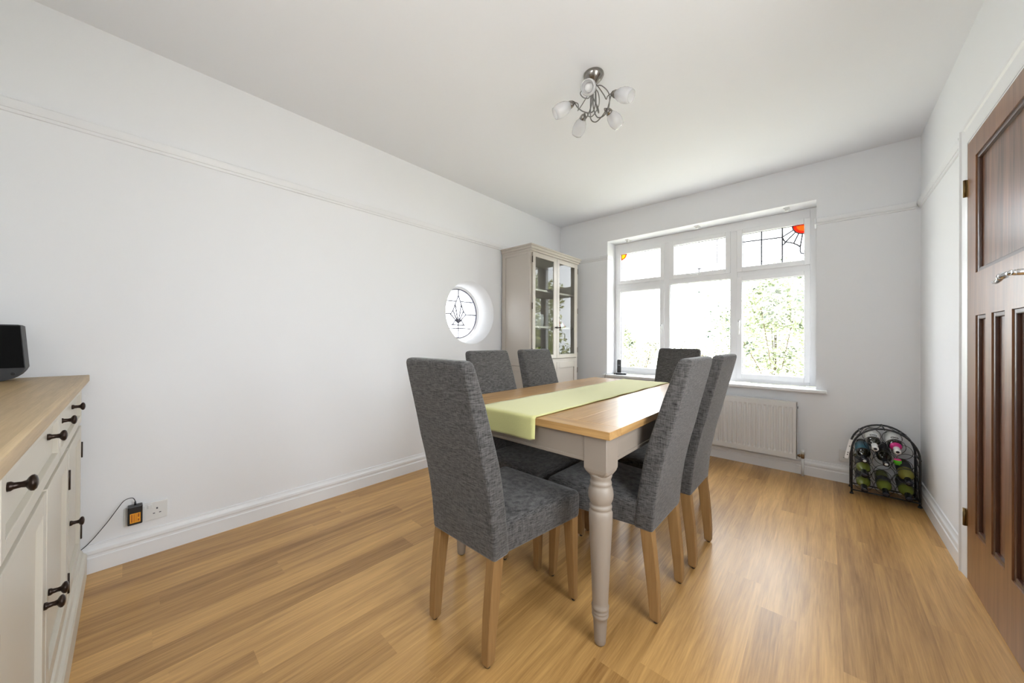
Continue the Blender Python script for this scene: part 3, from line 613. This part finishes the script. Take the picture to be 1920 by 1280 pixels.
for k in range(60):
    a = random.uniform(0, 2*PI); r = random.uniform(0.0, 0.045); z = random.uniform(0.05, 0.12); c = Vector((r*math.cos(a), r*math.sin(a), z))
    d = Vector((math.cos(a), math.sin(a), random.uniform(-0.3, 1))).normalized()*0.016; s = d.cross(Vector((0, 0, 1))).normalized()*0.007
    b.faces.new([b.verts.new(c-d), b.verts.new(c+s), b.verts.new(c+d), b.verts.new(c-s)])
for k in range(6):
    a = k*1.05; tube(b, [(0, 0, 0.035), (0.03*math.cos(a), 0.03*math.sin(a), 0.10)], 0.001, 5)
obj('foliage', b, mat('plant_green', (0.16, 0.25, 0.05), 0.6), t)

# ================================================================== TABLE
TX0, TX1, TY0, TY1, TZ = -1.387, -0.513, 1.040, 2.535, 0.754
tcx, tcy = (TX0+TX1)/2, (TY0+TY1)/2
tb = thing('dining_table', 'oak topped dining table with turned greige legs and apron', 'table', (tcx, tcy, 0))
hx, hy = (TX1-TX0)/2, (TY1-TY0)/2
b = B(); EB = 0.085; t0, t1 = 0.727, TZ
npl = 5; pw = 2*hx/npl
for i in range(npl): bx(b, (-hx+i*pw+(0.0004 if i else 0), -hy+EB+0.0005, t0), (-hx+(i+1)*pw-(0.0004 if i < npl-1 else 0), hy-EB-0.0005, t1), 0, 0.0008)
for s in (-1, 1): bx(b, (-hx, s*(hy-EB), t0), (hx, s*hy, t1), 1, 0.0015)
obj('table_top', b, [OAKT, OAKE], tb)
ins = 0.021; blk = 0.086
for s in (-1, 1):
    b = B(); y = s*(hy-ins-0.014); bx(b, (-hx+ins+blk, y-0.010, 0.632), (hx-ins-blk, y+0.010, 0.7268)); bx(b, (-hx+ins+blk, y-0.0125, 0.632), (hx-ins-blk, y+0.0125, 0.645), 0, 0.003); obj('apron', b, GREIGE, tb)
    b = B(); x = s*(hx-ins-0.014); bx(b, (x-0.010, -hy+ins+blk, 0.632), (x+0.010, hy-ins-blk, 0.7268)); bx(b, (x-0.0125, -hy+ins+blk, 0.632), (x+0.0125, hy-ins-blk, 0.645), 0, 0.003); obj('apron', b, GREIGE, tb)
LP = [(0.004, 0.017), (0.008, 0.019), (0.03, 0.0205), (0.08, 0.0235), (0.094, 0.0245), (0.097, 0.0270), (0.102, 0.0285), (0.108, 0.0285), (0.111, 0.0255), (0.114, 0.0285), (0.119, 0.0290), (0.123, 0.0255), (0.127, 0.0290), (0.134, 0.0300), (0.139, 0.0270), (0.150, 0.0270), (0.20, 0.0290), (0.30, 0.0335), (0.40, 0.0385), (0.44, 0.0402), (0.458, 0.0402), (0.466, 0.0370), (0.470, 0.0345),
      (0.473, 0.0375), (0.479, 0.0385), (0.484, 0.0370), (0.486, 0.0335), (0.492, 0.0365), (0.505, 0.0415), (0.520, 0.0432), (0.535, 0.0420), (0.547, 0.0380), (0.552, 0.0345), (0.555, 0.0365), (0.560, 0.0375), (0.565, 0.0360), (0.567, 0.0335), (0.575, 0.0350), (0.585, 0.0385), (0.592, 0.0385)]
first = None
for sx in (-1, 1):
    for sy in (-1, 1):
        b = B(); cx, cy = sx*(hx-ins-blk/2), sy*(hy-ins-blk/2); h = blk/2
        lathe(b, LP, 32, 0, Matrix.Translation((cx, cy, 0)))
        def sec(z, k, ch): return [(cx+x, cy+y, z) for x, y in rpoly([(-h*k, -h*k), (h*k, -h*k), (h*k, h*k), (-h*k, h*k)], ch, 3)]
        loft(b, [sec(0.588, 0.84, 0.030), sec(0.600, 0.96, 0.014), sec(0.612, 1.0, 0.003), sec(0.7268, 1.0, 0.003)], smooth=False)
        o = obj('leg', b, GREIGE, tb)
        b = B(); lathe(b, [(0, 0.013), (0.004, 0.014)], 16, 0, Matrix.Translation((cx, cy, 0))); obj('glide', b, BLACK, o)
# runner lying on the table: follows the top and hangs over both ends
b = B(); rx0, rx1 = -1.137, -0.812; NS = 14
path = []
for i in range(12): path.append((TY0-0.0055, TZ-0.086+0.082*i/11*1.0))
for a in (30, 60): path.append((TY0-0.0055+0.0055*(1-math.cos(math.radians(a))), TZ-0.004+0.0055*math.sin(math.radians(a))))
L0 = len(path)
for i in range(60): path.append((TY0+(TY1-TY0)*i/59, TZ+0.0022))
for a in (60, 30): path.append((TY1+0.0055-0.0055*(1-math.cos(math.radians(a))), TZ-0.004+0.0055*math.sin(math.radians(a))))
for i in range(12): path.append((TY1+0.0055, TZ-0.004-0.082*i/11))
rows = []
for i, (y, z) in enumerate(path):
    row = []
    for j in range(NS+1):
        u_ = j/NS; x = rx0+(rx1-rx0)*u_
        dz = 0.0; dy = 0.0
        if L0 <= i < L0+60:
            e = max(0, 1-min(u_, 1-u_)*9); dz = 0.0016*(0.5+0.5*math.sin(y*23+u_*4))*(0.25+e)+0.0008*math.sin(x*40+y*9)**2
            x += 0.0022*math.sin(y*19+u_*2)
        elif i < L0: dy = -0.004*abs(math.sin(u_*PI*1.6+0.4))*(1-i/L0)
        zz = z
        if (i == 0 or i == len(path)-1) and j in (0, NS): zz += 0.006; x += 0.006*(1 if j == 0 else -1)
        row.append((x, y+dy, zz+dz))
    rows.append(row)
def sheet(bm, rows, th=0.0012):
    V = [[bm.verts.new(p) for p in r] for r in rows]
    for i in range(len(V)-1):
        for j in range(len(V[0])-1):
            q = bm.faces.new((V[i][j], V[i][j+1], V[i+1][j+1], V[i+1][j])); q.smooth = True
sheet(b, rows); ro_ = obj('table_runner', b, RUN); sm = ro_.modifiers.new('thick', 'SOLIDIFY'); sm.thickness = 0.0012; sm.offset = 1
tag(ro_, 'pale lime green cloth runner laid along the middle of the dining table', 'table runner')
# stop the solidify eating into the table: normals are recalculated, so lift slightly
ro_.location.z = 0.0006

# ================================================================== CHAIRS  (local: y forward, origin on the rear foot line)
def chair():
    t = thing('dining_chair', '', 'chair', group='grey upholstered dining chairs round the table')
    prof = [(0.338, 0.023, 0.092, 0.163), (0.345, 0.021, 0.094, 0.166), (0.44, 0.013, 0.082, 0.1665), (0.52, 0.001, 0.070, 0.1665), (0.589, -0.013, 0.058, 0.166), (0.64, -0.025, 0.047, 0.166), (0.705, -0.043, 0.028, 0.165), (0.775, -0.059, 0.006, 0.164), (0.843, -0.076, -0.015, 0.163), (0.905, -0.092, -0.037, 0.162), (0.955, -0.104, -0.055, 0.161),
            (0.970, -0.107, -0.0605, 0.1595), (0.979, -0.107, -0.064, 0.156), (0.9845, -0.104, -0.069, 0.149), (0.987, -0.099, -0.074, 0.138)]
    b = B(); secs = []
    for z, y0, y1, hw in prof:
        r = [0.011, 0.011, 0.013, 0.013]
        secs.append([(x, y, z) for x, y in rpoly([(-hw, y0), (hw, y0), (hw, y1), (-hw, y1)], r, 4)])
    loft(b, secs); o = obj('backrest', b, FAB, t)
    b = B(); secs = []
    base = [(-0.160, 0.060), (0.160, 0.060), (0.213, 0.470), (-0.213, 0.470)]
    cxm, cym = 0, 0.27
    def sc(k, dk=0):
        return rpoly([(cxm+(x-cxm)*k, cym+(y-cym)*k) for x, y in base], [0.004, 0.004, 0.022*k, 0.022*k], 5)
    for z, k in ((0.340, 0.97), (0.343, 0.985), (0.352, 0.992), (0.40, 0.998), (0.418, 1.0), (0.428, 0.996), (0.435, 0.984), (0.440, 0.962), (0.4435, 0.92), (0.447, 0.80), (0.4505, 0.55), (0.452, 0.25), (0.4522, 0.05)):
        secs.append([(x, y, z) for x, y in sc(k)])
    loft(b, secs); obj('seat', b, FAB, t)
    for s in (-1, 1):
        b = B(); secs = []
        for z, y0, y1, xo, xi in ((0.006, 0.004, 0.026, 0.152, 0.133), (0.014, 0.000, 0.033, 0.158, 0.128), (0.08, 0.0005, 0.038, 0.159, 0.127), (0.16, 0.005, 0.047, 0.160, 0.126), (0.24, 0.013, 0.057, 0.161, 0.125), (0.344, 0.025, 0.070, 0.161, 0.124)):
            pts = [(s*xo, y0), (s*xi, y0), (s*xi, y1), (s*xo, y1)]
            if s > 0: pts = pts[::-1]
            secs.append([(x, y, z) for x, y in rpoly(pts, 0.003, 2)])
        loft(b, secs, smooth=False); o = obj('leg', b, OAKL, t)
        b = B(); lathe(b, [(0, 0.008), (0.006, 0.009)], 12, 0, Matrix.Translation((s*0.143, 0.015, 0))); obj('glide', b, BLACK, o)
        b = B(); secs = []
        for z, wd in ((0.006, 0.018), (0.012, 0.026), (0.10, 0.031), (0.344, 0.044)):
            xo, yo = 0.203, 0.463
            pts = [(s*xo, yo-wd), (s*(xo-wd), yo-wd), (s*(xo-wd), yo), (s*xo, yo)]
            if s > 0: pts = pts[::-1]
            secs.append([(x, y, z) for x, y in rpoly(pts, 0.0025, 2)])
        loft(b, secs, smooth=False); o = obj('leg', b, OAKL, t)
        b = B(); lathe(b, [(0, 0.008), (0.006, 0.009)], 12, 0, Matrix.Translation((s*0.191, 0.451, 0))); obj('glide', b, BLACK, o)
    return t
ch0 = chair()
CH = [((-0.946, 0.767), 0, 'grey fabric dining chair at the near end of the table, its back to the viewer'),
      ((-0.452, 1.470), PI/2, 'grey fabric dining chair on the right of the table, nearer of the two'),
      ((-0.436, 1.904), PI/2, 'grey fabric dining chair on the right of the table, nearer the radiator'),
      ((-1.424, 1.453), -PI/2, 'grey fabric dining chair on the left of the table, under the round window'),
      ((-1.424, 1.905), -PI/2, 'grey fabric dining chair on the left of the table, in front of the display cabinet'),
      ((-0.898, 2.985), PI, 'grey fabric dining chair at the far end of the table, in front of the window')]
for i, ((x, y), rz, lab) in enumerate(CH):
    c = ch0 if i == 0 else copy_tree(ch0)
    c.location = (x, y, 0); c.rotation_euler = (0, 0, rz); c['label'] = lab

# ================================================================== CEILING LIGHT
t = thing('ceiling_light', 'brushed nickel ceiling light with five frosted glass shades on looping arms', 'ceiling light', (-0.906, 1.634, HC))
b = B(); lathe(b, [(0, 0.052), (-0.006, 0.053), (-0.018, 0.048), (-0.034, 0.034), (-0.044, 0.018), (-0.050, 0.014), (-0.062, 0.012), (-0.064, 0.0)][::-1], 32); obj('ceiling_plate', b, NICKEL, t)
def cyl(r, a, z): a = math.radians(a); return (r*math.cos(a), r*math.sin(a), z)
for k in range(5):
    A = -69+72*k
    b = B()
    tube(b, smooth([cyl(0.012, A+120, -0.055), cyl(0.014, A+120, -0.11), cyl(0.016, A+115, -0.165), cyl(0.030, A+70, -0.215), cyl(0.060, A+30, -0.215), cyl(0.085, A+6, -0.175), cyl(0.098, A, -0.142)], 6), 0.0030, 8)
    tube(b, smooth([cyl(0.014, A-40, -0.060), cyl(0.045, A-62, -0.075), cyl(0.078, A-50, -0.115), cyl(0.085, A-28, -0.160), cyl(0.078, A-10, -0.170), cyl(0.080, A-2, -0.150), cyl(0.098, A, -0.142)], 6), 0.0026, 8)
    arm = obj('arm', b, SATIN, t)
    p0 = Vector(cyl(0.098, A, -0.142)); p1 = Vector(cyl(0.205, A, -0.203)); d = (p1-p0).normalized()
    M = Matrix.Translation(p0) @ d.to_track_quat('Z', 'Y').to_matrix().to_4x4()
    b = B(); lathe(b, [(0, 0.005), (0.004, 0.008), (0.010, 0.014), (0.022, 0.0185), (0.034, 0.0195), (0.033, 0.0180), (0.020, 0.016), (0.012, 0.0)], 20, 0, M); cup = obj('lamp_holder', b, NICKEL, arm)
    b = B(); lathe(b, [(0.026, 0.0175), (0.036, 0.0215), (0.052, 0.0305), (0.070, 0.0350), (0.088, 0.0360), (0.105, 0.0335), (0.120, 0.0290), (0.119, 0.0275), (0.104, 0.0320), (0.088, 0.0343), (0.070, 0.0332), (0.052, 0.0288), (0.036, 0.0198), (0.026, 0.0160)], 24, 0, M); sh = obj('lamp_shade', b, FROST, arm); sh['label'] = 'frosted tulip glass shade'
    b = B(); lathe(b, [(0.030, 0.0), (0.034, 0.010), (0.050, 0.012), (0.062, 0.018), (0.076, 0.020), (0.088, 0.015), (0.094, 0.0)], 16, 0, M); obj('bulb', b, CERAM, arm)

# ================================================================== WINE RACK
rk = thing('wine_rack', 'arched dark wrought iron wine rack standing in the corner beside the door wall', 'wine rack', (0.295, 3.45, 0))
def arch(y, zs=0.30, ztop=0.470, hw=0.155, n=20):
    p = [(-hw, y, 0.004), (-hw, y, zs)]
    for i in range(1, n):
        a = PI-PI*i/n; p.append((hw*math.cos(a), y, zs+(ztop-zs)*math.sin(a)))
    return p+[(hw, y, zs), (hw, y, 0.004)]
for y in (-0.08, 0.075):
    b = B(); tube(b, arch(y), 0.0058, 8)
    for s in (-1, 1): lathe(b, [(0, 0.010), (0.004, 0.011), (0.012, 0.007)], 12, 0, Matrix.Translation((s*0.155, y, 0)))
    tube(b, [(-0.155, y, 0.028), (0.155, y, 0.028)], 0.0045, 8)
    obj('arched_frame', b, IRON, rk)
    b = B()
    for (x, z) in [(x_, z_) for z_ in (0.086, 0.184, 0.280) for x_ in (-0.098, 0, 0.098)]+[(-0.049, 0.366), (0.049, 0.366)]:
        R = 0.047; z += (0.024 if y > 0 else 0.0); tube(b, [(x+R*math.cos(2*PI*k/28), y, z+R*math.sin(2*PI*k/28)) for k in range(28)], 0.0016, 6, closed=True)
    obj('ring_grid', b, IRON, rk)
for x, z in ((-0.155, 0.03), (0.155, 0.03), (-0.155, 0.15), (0.155, 0.15), (-0.155, 0.30), (0.155, 0.30), (0, 0.470), (-0.110, 0.420), (0.110, 0.420)):
    b = B(); tube(b, [(x, -0.088, z), (x, 0.083, z)], 0.0042, 8)
    for y in (-0.090, 0.085): lathe(b, [(-0.007, 0), (-0.004, 0.006), (0.004, 0.006), (0.007, 0)], 10, 0, Matrix.Translation((x, y, z)))
    obj('cross_bar', b, IRON, rk)
b = B(); wv = []
for s in (-1, 1):
    tube(b, [(s*0.155, -0.07+0.14*i/40, 0.04+0.27*i/40) for i in range(0, 41)], 0.0022, 6)
    tube(b, [(s*0.155, -0.07+0.07*(1+math.sin(i/40*PI*5)), 0.04+0.27*i/40) for i in range(0, 41)], 0.0022, 6)
pts = []
for i in range(50):
    a = PI*0.92-PI*0.84*i/49; pts.append((0.156*math.cos(a), 0.055*math.sin(i*0.55), 0.301+0.171*math.sin(a)))
tube(b, pts, 0.0022, 6); obj('scrollwork', b, IRON, rk)
def bottle(x, z, gl, lab, cap, label, rx_=0.19, capx=None, squig=False, y0=0.105, bandz=(0.05, 0.14), second=None):
    # axis along -Y, base at the back
    M = Matrix.Translation((0, 0, 0)) @ Matrix.Rotation(PI/2, 4, 'X')
    t = thing('wine_bottle', label, 'bottle', (0.295+x, 3.45+y0, z+0.050), 0, 'wine bottles in the rack')
    b = B(); lathe(b, [(0, 0.0), (0.0, 0.030), (0.004, 0.035), (0.010, 0.0365), (0.165, 0.0365), (0.185, 0.035), (0.205, 0.027), (0.222, 0.017), (0.240, 0.0138), (0.288, 0.0138), (0.290, 0.0)], 28, 0, M); obj('glass', b, gl, t)
    b = B(); lathe(b, [(bandz[0], 0.0366), (bandz[0], 0.0371), (bandz[1], 0.0371), (bandz[1], 0.0366)], 28, 0, M); lo = obj('paper_label', b, lab, t)
    if squig:
        b = B()
        for cx in (-0.009, 0.009):
            tube(b, [Vector((math.sin((cx+0.008*math.cos(2*PI*k/20))/0.0375)*0.0377, -(bandz[1]-0.022+0.010*math.sin(2*PI*k/20)), math.cos((cx+0.008*math.cos(2*PI*k/20))/0.0375)*0.0377)) for k in range(20)], 0.0018, 6, closed=True)
        obj('label_mark', b, BLACK, lo)
    b = B(); lathe(b, [(0.228, 0.0150), (0.232, 0.0155), (0.276, 0.0150), (0.278, 0.0162), (0.292, 0.0162), (0.294, 0.0148), (0.2945, 0)], 24, 0, M); co = obj('capsule', b, cap, t)
    if second:
        b = B(); lathe(b, [(0.205, 0.0285), (0.212, 0.0255), (0.224, 0.0185), (0.236, 0.0162), (0.240, 0.0160)], 24, 0, M); obj('neck_band', b, second, t)
    if capx:
        b = B(); lathe(b, [(0.2945, 0.0085), (0.2952, 0.0080), (0.2953, 0)], 16, 0, M); obj('cork_end', b, capx, co)
    t.rotation_euler = (rx_, 0, 0)
    return t
bottle(-0.098, 0.074, GREENB, LAB_D, CAP_D, 'green wine bottle with black foil, bottom row of the rack, left', bandz=(0.06, 0.160))
bottle(0.0, 0.074, GREENB, LAB_D, CAP_D, 'green wine bottle with black foil, bottom row of the rack, middle', bandz=(0.10, 0.150))
bottle(0.098, 0.074, GREENB, LAB_D, CAP_D, 'green wine bottle with black foil, bottom row of the rack, right', bandz=(0.05, 0.155))
bottle(-0.098, 0.172, GREENB, LAB_D, CAP_D, 'green wine bottle with black foil in the second row of the rack, left', bandz=(0.05, 0.160))
bottle(0.098, 0.172, GREENY, LAB_D, CAP_D, 'yellowish green wine bottle with black foil in the second row of the rack, right', bandz=(0.03, 0.130))
bottle(-0.098, 0.270, DARKB, LAB_B, CAP_D, 'dark wine bottle with a blue label in the third row of the rack', capx=CAP_W, bandz=(0.05, 0.165))
bottle(0.0, 0.270, DARKB, LAB_D, CAP_D, 'dark wine bottle with a dark label at the centre of the rack', capx=CAP_W, bandz=(0.05, 0.145))
bottle(-0.049, 0.359, DARKB, LAB_W, CAP_W, 'dark wine bottle with a white label and plain white cap, top row of the rack', capx=CAP_D, squig=True, bandz=(0.04, 0.172))
bottle(0.049, 0.359, DARKB, LAB_W, CAP_W, 'dark white-labelled wine bottle with a pink neck band, top row of the rack', capx=CAP_D, squig=True, bandz=(0.04, 0.168), second=CAP_P)
b = B(); lathe(b, [(0, 0.0165), (0.003, 0.018), (0.018, 0.018), (0.022, 0.013), (0.030, 0.011), (0.031, 0)], 20, 1, Matrix.Translation((0.345, 3.285, 0.300)) @ Matrix.Rotation(PI, 4, 'X'))
lathe(b, [(-0.022, 0.014), (0.0, 0.0165), (0.006, 0.0165)], 20, 0, Matrix.Translation((0.345, 3.285, 0.300)))
tube(b, [(0.345, 3.285, 0.304), (0.345, 3.285, 0.334)], 0.0008, 5)
tag(obj('bottle_stopper', b, [CAP_P, CAP_G]), 'pink and green tag hanging from a bottle neck in the rack', 'tag')
t = thing('hanging_card', 'white printed card hanging on the left side of the wine rack', 'card', (0.130, 3.385, 0.36), 0)
b = B()
for p in ((0.004, 0.0, 0.005), ): pass
loft(b, [[(x, y, z) for x, y in ((-0.008+dx, 0.0), (0.010+dx, -0.012), (0.0105+dx, -0.010), (-0.0075+dx, 0.002))] for z, dx in ((-0.125, -0.018), (-0.12, -0.018), (0.0, 0.004), (0.01, 0.006))], smooth=False)
co = obj('card', b, mat('white_card', (0.92, 0.92, 0.92), 0.6), t)
b = B()
for z, dx in ((-0.10, -0.013), (-0.085, -0.010), (-0.04, -0.002)): bx(b, (-0.001+dx, -0.0090, z), (0.004+dx, -0.0068, z+0.006))
obj('print', b, BLACK, co)

# ================================================================== PHONE on the window board
t = thing('cordless_phone', 'black cordless phone upright on its charging base at the left of the window board', 'phone', (-1.672, 3.635, 0.676), math.radians(20))
b = B(); loft(b, [[(x, y, z) for x, y in rpoly([(-0.045*k, -0.032*k), (0.065*k, -0.032*k), (0.065*k, 0.035*k), (-0.045*k, 0.035*k)], 0.015, 4)] for z, k in ((0.0, 0.94), (0.004, 1.0), (0.012, 1.0), (0.018, 0.93))]); obj('charging_base', b, [DGREY], t)
b = B(); loft(b, [[(x, y, z) for x, y in rpoly([(-0.035, -0.024), (0.057, -0.024), (0.057, 0.026), (-0.035, 0.026)], 0.012, 4)] for z in (0.0181, 0.022)]); obj('base_top', b, mat('base_reflection_silver', (0.55, 0.56, 0.60), 0.3), t)  # pale bluish top, the reflection at the base put into its colour
b = B(); secs = []
for i, (z, hw, dy) in enumerate(((0.020, 0.018, 0.0), (0.026, 0.021, 0.0), (0.08, 0.021, 0.005), (0.14, 0.0225, 0.012), (0.158, 0.021, 0.014), (0.163, 0.016, 0.014))):
    secs.append([(x, y, z) for x, y in rpoly([(-hw-0.012, -0.010+dy), (hw-0.012, -0.010+dy), (hw-0.012, 0.010+dy), (-hw-0.012, 0.010+dy)], 0.006, 3)])
loft(b, secs); hs = obj('handset', b, BLACK, t)
b = B(); loft(b, [[(-0.024, -0.0072+0.012*(z-0.08)/0.06, z), (0.0, -0.0072+0.012*(z-0.08)/0.06, z), (0.0, -0.004+0.012*(z-0.08)/0.06, z), (-0.024, -0.004+0.012*(z-0.08)/0.06, z)] for z in (0.100, 0.128)], smooth=False); obj('screen', b, mat('grey_lcd', (0.16, 0.17, 0.2), 0.3), hs)
b = B(); tube(b, smooth([(-1.712, 3.66, 0.679), (-1.75, 3.65, 0.680), (-1.775, 3.63, 0.682), (-1.79, 3.585, 0.680), (-1.80, 3.548, 0.679), (-1.806, 3.540, 0.655), (-1.81, 3.545, 0.60), (-1.82, 3.585, 0.50), (-1.83, 3.590, 0.13)]), 0.0022, 6)
bx(b, (-1.752, 3.640, 0.6765), (-1.728, 3.658, 0.690), 0, 0.003)
tag(obj('phone_cable', b, DGREY), 'thin dark phone cable trailing over the left end of the window board', 'cable')

# ================================================================== GARDEN
b = B(); bx(b, (-30, 3.95, -0.9), (30, 45, -0.75)); st(obj('lawn', b, mat('lawn_grass', (0.34, 0.345, 0.29), 0.95, bump=0.5, bscale=30, var=0.35)), 'lawn outside the window')
b = B(); bx(b, (RX+0.21, -30, -0.35), (30, BY, -0.13)); st(obj('patio', b, mat('pale_paving', (0.42, 0.40, 0.37), 0.9, var=0.15, bscale=3)), 'paving beside the house')
b = B(); bx(b, (-4.9, -4.0, -0.9), (-4.6, 3.45, 4.2)); st(obj('added_outer_wall', b, mat('added_wall_pale', (0.5, 0.5, 0.5), 0.9, bump=0.3, bscale=80)), 'pale wall added outside the round window to dim the sky behind it')  # added wall, cuts the sky brightness behind the round leading
def leafmat(name, a, c, e0=0.36, e1=0.50, ns=2.8):
    m, t_, p = nt(name); N = t_.nodes; Kk = t_.links
    tc = N.new('ShaderNodeTexCoord'); n_ = N.new('ShaderNodeTexNoise'); n_.inputs['Scale'].default_value = ns; n_.inputs['Detail'].default_value = 5; Kk.new(tc.outputs['Object'], n_.inputs['Vector'])
    cr = N.new('ShaderNodeValToRGB'); Kk.new(n_.outputs['Fac'], cr.inputs[0]); cr.color_ramp.elements[0].position = e0; cr.color_ramp.elements[0].color = (*a, 1); cr.color_ramp.elements[1].position = e1; cr.color_ramp.elements[1].color = (*c, 1)
    Kk.new(cr.outputs[0], p.inputs['Base Color']); p.inputs['Roughness'].default_value = 0.6
    return m
LG = leafmat('overexposed_tree_leaves', (0.010, 0.035, 0.014), (0.46, 0.50, 0.33)); LY = leafmat('pale_hedge_leaves', (0.10, 0.15, 0.025), (0.40, 0.42, 0.14)); LP_ = leafmat('pale_shrub_leaves', (0.035, 0.04, 0.012), (0.50, 0.50, 0.34), 0.40, 0.52, 7.0)  # LG: pale tone paints the leaves as overexposed, with dark patches between
def shrub(name, label, cat, cx, cy, z0, rx, ry, rz, nleaf, lsize, m, trunk=True, seed=1, blobs=14, group=None):
    rnd = random.Random(seed); t = thing(name, label, cat, (cx, cy, z0), 0, group); b = B(); cen = []
    for k in range(blobs):
        a = rnd.uniform(0, 2*PI); q = rnd.uniform(0.1, 0.8); cen.append((rx*q*math.cos(a), ry*q*math.sin(a), rz*(0.45+rnd.uniform(0.0, 1.3)), rnd.uniform(0.25, 0.5)))
    for i in range(nleaf):
        c = cen[rnd.randrange(blobs)]; d = Vector((rnd.gauss(0, 1), rnd.gauss(0, 1), rnd.gauss(0, 1))).normalized()*(rnd.random()**0.4)*c[3]
        p = Vector((c[0]+d.x*rx, c[1]+d.y*ry, max(0.02, c[2]+d.z*rz)))
        u_ = Vector((rnd.gauss(0, 1), rnd.gauss(0, 1), rnd.gauss(0, 0.6))).normalized(); v_ = u_.cross(Vector((rnd.gauss(0, 1), rnd.gauss(0, 1), rnd.gauss(0, 1)))).normalized()
        s = lsize*rnd.uniform(0.6, 1.3)
        b.faces.new([b.verts.new(p-u_*s), b.verts.new(p+v_*s*0.45), b.verts.new(p+u_*s), b.verts.new(p-v_*s*0.45)])
    obj('foliage', b, m, t)
    b = B()
    for c in cen[:8]: tube(b, smooth([(0, 0, 0), (c[0]*0.3, c[1]*0.3, c[2]*0.45), (c[0], c[1], c[2])], 3), [0.05]+[0.03]*5+[0.012] if False else 0.011*min(1, rz), 6)
    obj('trunk', b, BARK, t); return t
shrub('garden_tree', 'large leafy green tree seen through the right hand light of the window', 'tree', -0.85, 10.2, -0.75, 1.55, 1.0, 1.85, 15000, 0.050, LG, seed=3, blobs=20)
shrub('garden_tree', 'bushy green tree seen reflected in the cabinet glass, right side of the garden', 'tree', 3.9, 9.5, -0.75, 1.6, 1.4, 2.1, 9000, 0.08, LY, seed=8, blobs=18)
shrub('garden_shrub', 'low pale shrub below the right hand light of the window', 'shrub', -0.6, 7.0, -0.75, 1.1, 0.7, 0.62, 5000, 0.04, LP_, seed=5)
shrub('garden_shrub', 'pale twiggy shrub seen through the middle light of the window', 'shrub', -1.95, 8.0, -0.75, 0.75, 0.6, 0.98, 5000, 0.028, LP_, seed=6)
shrub('garden_shrub', 'pale low shrub seen through the left light of the window', 'shrub', -3.35, 8.2, -0.75, 0.75, 0.6, 1.0, 5000, 0.028, LP_, seed=9)
shrub('garden_tree', 'faint distant green tree at the left edge of the window', 'tree', -7.3, 16.5, -0.75, 0.55, 0.6, 1.5, 2600, 0.07, LG, seed=12)
shrub('garden_hedge', 'clipped hedge on the right side of the garden', 'hedge', 3.4, 6.2, -0.75, 0.9, 1.8, 0.9, 6000, 0.05, LY, seed=15)
